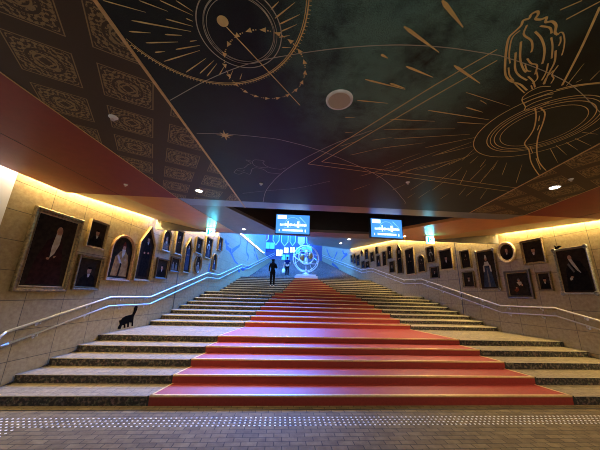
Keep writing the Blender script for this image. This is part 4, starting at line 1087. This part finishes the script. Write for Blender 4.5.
# ------------------------------------------------------------------ people
def skin_mesh(name, nodes, edges, material, parent, root=0, sub=2):
    me = bpy.data.meshes.new(name); me.from_pydata([n[0] for n in nodes], edges, [])
    o = bpy.data.objects.new(name, me); COL.objects.link(o)
    md = o.modifiers.new('skin', 'SKIN'); md.use_smooth_shade = True
    sk = me.skin_vertices[0].data
    for i, n in enumerate(nodes):
        r = n[1]; sk[i].radius = (r, r) if not isinstance(r, tuple) else r
        sk[i].use_root = (i == root)
    s = o.modifiers.new('sub', 'SUBSURF'); s.levels = sub; s.render_levels = sub
    dg = bpy.context.evaluated_depsgraph_get(); ev = o.evaluated_get(dg)
    m2 = bpy.data.meshes.new_from_object(ev, depsgraph=dg)
    for p in m2.polygons: p.use_smooth = True
    bpy.data.objects.remove(o); m2.materials.clear(); m2.materials.append(material)
    o = bpy.data.objects.new(name, m2); COL.objects.link(o); o.parent = parent
    return o
M['skin'] = mat('skin', (0.50, 0.30, 0.20), (0.44, 0.26, 0.17), 12, 0.5)
M['hair'] = mat('black_hair', (0.006, 0.005, 0.005), None, 60, 0.8, spec=0.05)
M['black_cloth'] = mat('black_cloth', (0.006, 0.0055, 0.0055), (0.010, 0.009, 0.009), 30, 1.0, spec=0.0)
M['navy_cloth'] = mat('navy_shirt_cloth', (0.008, 0.014, 0.055), (0.006, 0.011, 0.04), 30, 1.0, spec=0.0)
M['dark_trouser'] = mat('dark_trouser_cloth', (0.006, 0.006, 0.009), None, 30, 1.0, spec=0.0)
M['shoe'] = mat('white_shoe', (0.75, 0.74, 0.72), None, 20, 0.5)
M['bag'] = mat('white_plastic_bag', (0.78, 0.80, 0.82), None, 20, 0.5)
M['eye'] = mat('dark_eye', (0.02, 0.015, 0.01), None, 10, 0.3)
def person(loc, rz, H, label, arms, top, bottom, sleeves, longhair, hips=1.0, sh=0.185, stance=0.085, stride=0.0):
    t = tag(empty('person', loc, rz), label, 'person'); k = H / 1.70
    V = lambda x, y, z: (x * k, y * k, z * k)
    zc = 0.93
    nodes = [(V(0, 0, zc), .115 * k), (V(0, .01, 1.12), .105 * k), (V(0, 0, 1.30), .125 * k), (V(0, 0, 1.42), .085 * k), (V(0, .005, 1.48), .052 * k), (V(0, .02, 1.56), .078 * k), (V(0, .015, 1.63), .088 * k), (V(0, .01, 1.675), .050 * k)]
    edges = [(i, i + 1) for i in range(7)]
    def chain(start, pts):
        p = start
        for q in pts:
            nodes.append(q); edges.append((p, len(nodes) - 1)); p = len(nodes) - 1
        return p
    legs = {}
    for s in (-1, 1):
        dy = s * stride
        L = [(V(s * .085, 0, .86), .090 * k), (V(s * .092, dy * .5 + .01, .50), .062 * k), (V(s * stance, dy - .015, .12), .040 * k), (V(s * stance, dy + .0, .05), .040 * k), (V(s * stance, dy + .12, .03), .032 * k)]
        chain(0, L); legs[s] = L
    hands = {}
    for s in (-1, 1):
        sho, elb, wri, hdir = arms[s]
        L = [(V(s * (sh - .03), 0, 1.40), .058 * k), (V(*elb), .042 * k), (V(*wri), .030 * k)]
        wv = Vector(V(*wri)); hd = Vector(hdir).normalized(); side = hd.cross(Vector((0, 1, 0)) if abs(hd.y) < .9 else Vector((0, 0, 1))).normalized()
        e = chain(3, L); palm = wv + hd * .06 * k
        nodes.append((tuple(palm), (.036 * k, .018 * k))); edges.append((e, len(nodes) - 1)); pi = len(nodes) - 1
        hands[s] = (wv, palm, hd, side)
        arms[s] = arms[s] + (L,)
    skin_mesh('body', nodes, edges, M['skin'], t)
    # fingers: five short chains rooted inside the palm
    for s in (-1, 1):
        wv, palm, hd, sd = hands[s]; nrm = hd.cross(sd)
        for j, ln in enumerate((.062, .074, .080, .072)):
            base = palm + sd * ((j - 1.5) * .018 * k)
            p1 = base + hd * .03 * k; p2 = p1 + (hd * .8 + nrm * .35 * s).normalized() * ln * .55 * k; p3 = p2 + (hd * .35 + nrm * .8 * s).normalized() * ln * .5 * k
            skin_mesh('finger', [(tuple(base), .010 * k), (tuple(p1), .0095 * k), (tuple(p2), .0085 * k), (tuple(p3), .007 * k)], [(0, 1), (1, 2), (2, 3)], M['skin'], t, sub=1)
        b0 = palm - hd * .03 * k - sd * .025 * k
        skin_mesh('thumb', [(tuple(b0), .012 * k), (tuple(b0 - sd * .025 * k + hd * .02 * k), .011 * k), (tuple(b0 - sd * .03 * k + hd * .055 * k), .009 * k)], [(0, 1), (1, 2)], M['skin'], t, sub=1)
    # face
    skin_mesh('nose', [(V(0, .085, 1.60), .012 * k), (V(0, .112, 1.575), .014 * k)], [(0, 1)], M['skin'], t, sub=1)
    for s in (-1, 1):
        skin_mesh('ear', [(V(s * .080, 0, 1.60), .016 * k), (V(s * .088, -.005, 1.575), .012 * k)], [(0, 1)], M['skin'], t, sub=1)
        b = MB(); b.lathe([(0, -.010 * k), (.010 * k, 0), (0, .010 * k)], 8, 0, V(s * .032, .093, 1.605)); b.build('eye', M['eye'], t, smooth=True)
    b = MB(); b.box(-.022 * k, .022 * k, .092 * k, .100 * k, 1.540 * k, 1.548 * k); b.build('mouth', PM['red'], t)
    # clothes
    cn = [(V(0, 0, .96), .132 * k * hips), (V(0, .01, 1.12), .125 * k), (V(0, 0, 1.30), .145 * k), (V(0, 0, 1.42), .098 * k), (V(0, 0, 1.455), .060 * k)]
    ce_ = [(0, 1), (1, 2), (2, 3), (3, 4)]
    if longhair: cn += [(V(0, 0, .80), .150 * k * hips)]; ce_ += [(0, 5)]
    for s in (-1, 1):
        L = arms[s][4]; p = 3
        seq = [(L[0][0], .075 * k)]
        if sleeves == 'long': seq += [(L[1][0], .058 * k), (L[2][0], .044 * k)]
        else: seq += [(tuple(Vector(L[0][0]).lerp(Vector(L[1][0]), .62)), .066 * k)]
        for q in seq: cn.append(q); ce_.append((p, len(cn) - 1)); p = len(cn) - 1
    skin_mesh('top', cn, ce_, top, t, root=2)
    tn = [(V(0, 0, .95), .128 * k * hips)]; te = []
    for s in (-1, 1):
        L = legs[s]; p = 0
        for q, r in ((L[0][0], .105), (L[1][0], .078), (L[2][0], .060), (V(s * stance, s * stride - .01, .075), .056)):
            tn.append((q, r * k)); te.append((p, len(tn) - 1)); p = len(tn) - 1
    skin_mesh('trousers', tn, te, bottom, t)
    for s in (-1, 1):
        y = s * stride
        skin_mesh('shoe', [(V(s * stance, y - .05, .042), .042 * k), (V(s * stance, y + .05, .042), .043 * k), (V(s * stance, y + .15, .036), .036 * k)], [(0, 1), (1, 2)], M['shoe'], t, root=1)
    hn = [(V(0, -.012, 1.655), .092 * k), (V(0, -.030, 1.60), .096 * k), (V(0, -.05, 1.53), .075 * k)]; he = [(0, 1), (1, 2)]
    if longhair: hn += [(V(0, -.075, 1.44), .125 * k), (V(0, -.10, 1.30), .125 * k), (V(0, -.11, 1.16), .08 * k)]; he += [(2, 3), (3, 4), (4, 5)]
    skin_mesh('hair', hn, he, M['hair'], t, root=1)
    return t, hands
wy = YS[15] + 0.27
w_, _h = person((WOMAN[0], wy, 16 * RISER), 0.15, 1.66, 'woman in black with long dark hair and white shoes on the stairs',
       {-1: ((0, 0, 0), (-.225, -.02, 1.14), (-.225, .08, .93), (0, .1, -1)), 1: ((0, 0, 0), (.265, .03, 1.15), (.14, .24, 1.30), (-.5, .5, .6))}, M['black_cloth'], M['black_cloth'], 'long', True, 1.28, 0.195, 0.10)
my = YS[22] + 0.22
m_, mh = person((MAN[0] + .03, my, 23 * RISER), -0.1, 1.64, 'man in navy T-shirt beside the ring sculpture, holding a white bag',
       {-1: ((0, 0, 0), (-.27, -.02, 1.13), (-.31, .06, .90), (0, .05, -1)), 1: ((0, 0, 0), (.26, .0, 1.14), (.20, .16, 1.0), (-.3, .6, -.2))}, M['navy_cloth'], M['dark_trouser'], 'short', False)
# white carrier bag hanging from the man's left hand
hp = Matrix.Translation(m_.location) @ Matrix.Rotation(-0.1, 4, 'Z') @ (mh[-1][1] + mh[-1][2] * 0.035)
t = tag(empty('carrier_bag', (hp.x, hp.y, hp.z - .50)), 'white plastic carrier bag hanging from the hand of the man in navy', 'bag')
b = MB(); prof = [(.10, .06, 0.0), (.145, .085, .06), (.15, .08, .18), (.12, .05, .30), (.075, .02, .38)]
for (a0, c0, z0), (a1, c1, z1) in zip(prof, prof[1:]):
    for q in range(16):
        u, v = 2 * math.pi * q / 16, 2 * math.pi * (q + 1) / 16
        b.face([(a0 * math.cos(u), c0 * math.sin(u), z0), (a0 * math.cos(v), c0 * math.sin(v), z0), (a1 * math.cos(v), c1 * math.sin(v), z1), (a1 * math.cos(u), c1 * math.sin(u), z1)])
b.face([(.10 * math.cos(-2 * math.pi * q / 16), .06 * math.sin(-2 * math.pi * q / 16), 0) for q in range(16)])
b.build('bag_body', M['bag'], t, smooth=True)
for q in (-1, 1):
    b = MB(); b.tube([(-.055, q * .012, .37), (-.03, q * .012, .46), (0, q * .008, .50), (.03, q * .012, .46), (.055, q * .012, .37)], .008, 6); b.build('handle', M['bag'], t)

# ------------------------------------------------------------------ upper hall: shopfront wall and banners
M['facade'] = mat('blue_grey_facade', (0.06, 0.08, 0.16), (0.03, 0.05, 0.12), 0.9, 0.5)
M['shop_glow'] = mat('lit_shop_window', (0.5, 0.7, 0.9), None, 1.2, 0.4, emit=(0.50, 0.82, 1.0), espow=1.3)
M['cyan_glow'] = mat('cyan_lit_panel', (0.1, 0.4, 0.7), None, 1.2, 0.4, emit=(0.03, 0.30, 0.85), espow=0.7)
M['deep_blue'] = mat('deep_blue_panel', (0.02, 0.05, 0.22), (0.015, 0.04, 0.16), 2, 0.5)
b = MB(); b.box(-12, 18, 44, 44.3, TOPZ, 14)
tag(b.build('wall_back', M['facade']), 'blue-lit shopfront wall at the far end of the upper hall', 'wall', kind='structure')
def win(x0, x1, z0, z1, gm, label, k):
    t = tag(empty('window_%d' % k, ((x0 + x1) / 2, 43.9, z0)), label, 'window', kind='structure')
    W = (x1 - x0) / 2; h = z1 - z0
    b = MB(); b.box(-W, W, 0.02, .06, 0, h); b.build('pane', M[gm], t)
    b = MB()
    for q in ((-W - .08, -W, -.08, h + .08), (W, W + .08, -.08, h + .08), (-W, W, -.08, 0), (-W, W, h, h + .08), (-.04, .04, 0, h)): b.box(q[0], q[1], -.04, .09, q[2], q[3])
    b.build('window_frame', M['deep_blue'], t)
for k, a in enumerate([(-0.95, 0.10, 8.0, 9.1, 'shop_glow', 'bright lit shop window left of the man'), (0.35, 1.10, 8.55, 9.5, 'shop_glow', 'bright shop window just above the man'), (1.4, 2.2, 8.7, 9.6, 'shop_glow', 'bright shop window between man and sculpture'), (2.4, 3.1, 8.5, 9.6, 'cyan_glow', 'cyan shop window behind the sculpture'),
                       (-2.9, -1.3, 9.2, 10.3, 'cyan_glow', 'cyan lit panel above the left stair head'), (0.0, 1.3, 7.1, 8.3, 'cyan_glow', 'low cyan window behind the man'), (3.4, 5.2, 8.9, 9.9, 'cyan_glow', 'wide cyan window right of the sculpture'), (-2.6, -1.5, 8.75, 8.95, 'deep_blue', 'dark blue sign strip at the left stair head')]): win(*a, k + 1)
M['ban_purple'] = mat('violet_banner_cloth', (0.30, 0.10, 0.28), (0.22, 0.08, 0.24), 5, 0.8)
M['ban_blue'] = mat('blue_banner_cloth', (0.05, 0.16, 0.48), (0.04, 0.12, 0.40), 5, 0.8)
M['ban_beige'] = mat('beige_banner_cloth', (0.62, 0.46, 0.38), (0.52, 0.38, 0.34), 5, 0.8)
M['ban_edge'] = mat('pale_banner_border', (0.55, 0.60, 0.72), None, 5, 0.8)
def banner(x, z1, w, h, m1, label, pointed=True):
    t = tag(empty('hanging_banner', (x, 38, z1)), label, 'banner', 'hanging banners over the stair head')
    P = [(-w / 2, 0), (-w / 2, -h * .62), (0, -h) if pointed else (0, -h * .9), (w / 2, -h * .62), (w / 2, 0)]
    def slab(p, y0, y1, m, nm):
        b = MB(); b.face([(x, y0, z) for x, z in p]); b.face([(x, y1, z) for x, z in reversed(p)])
        for i in range(len(p)):
            a, c = p[i], p[(i + 1) % len(p)]; b.face([(a[0], y0, a[1]), (a[0], y1, a[1]), (c[0], y1, c[1]), (c[0], y0, c[1])])
        b.build(nm, m, t)
    slab(P, -.01, .01, M['ban_edge'], 'border'); slab([(x * .8, z * .86 - h * .04) for x, z in P], -.02, -.011, M[m1], 'cloth')
    b = MB(); b.tube([(-w / 2 - .1, 0, .03), (w / 2 + .1, 0, .03)], .035, 8); b.tube([(0, 0, .03), (0, 0, 14 - z1)], .012, 6); b.build('rod', M['dark_metal'], t)
banner(-2.65, 10.7, 1.15, 1.75, 'ban_purple', 'violet shield-shaped banner hanging at the left of the row')
banner(-0.95, 10.7, 1.0, 2.0, 'ban_blue', 'blue pointed banner second from the left in the row')
banner(0.35, 10.4, 1.1, 1.8, 'ban_blue', 'blue pointed banner just left of the screen bottom corner')
banner(1.55, 10.4, 0.9, 1.7, 'ban_blue', 'blue pointed banner fourth in the row, above the man')
banner(2.85, 10.2, 1.05, 1.5, 'ban_beige', 'beige banner in the row, the only pale one')
banner(4.0, 10.2, 0.8, 1.4, 'ban_blue', 'small blue banner at the right end of the row')
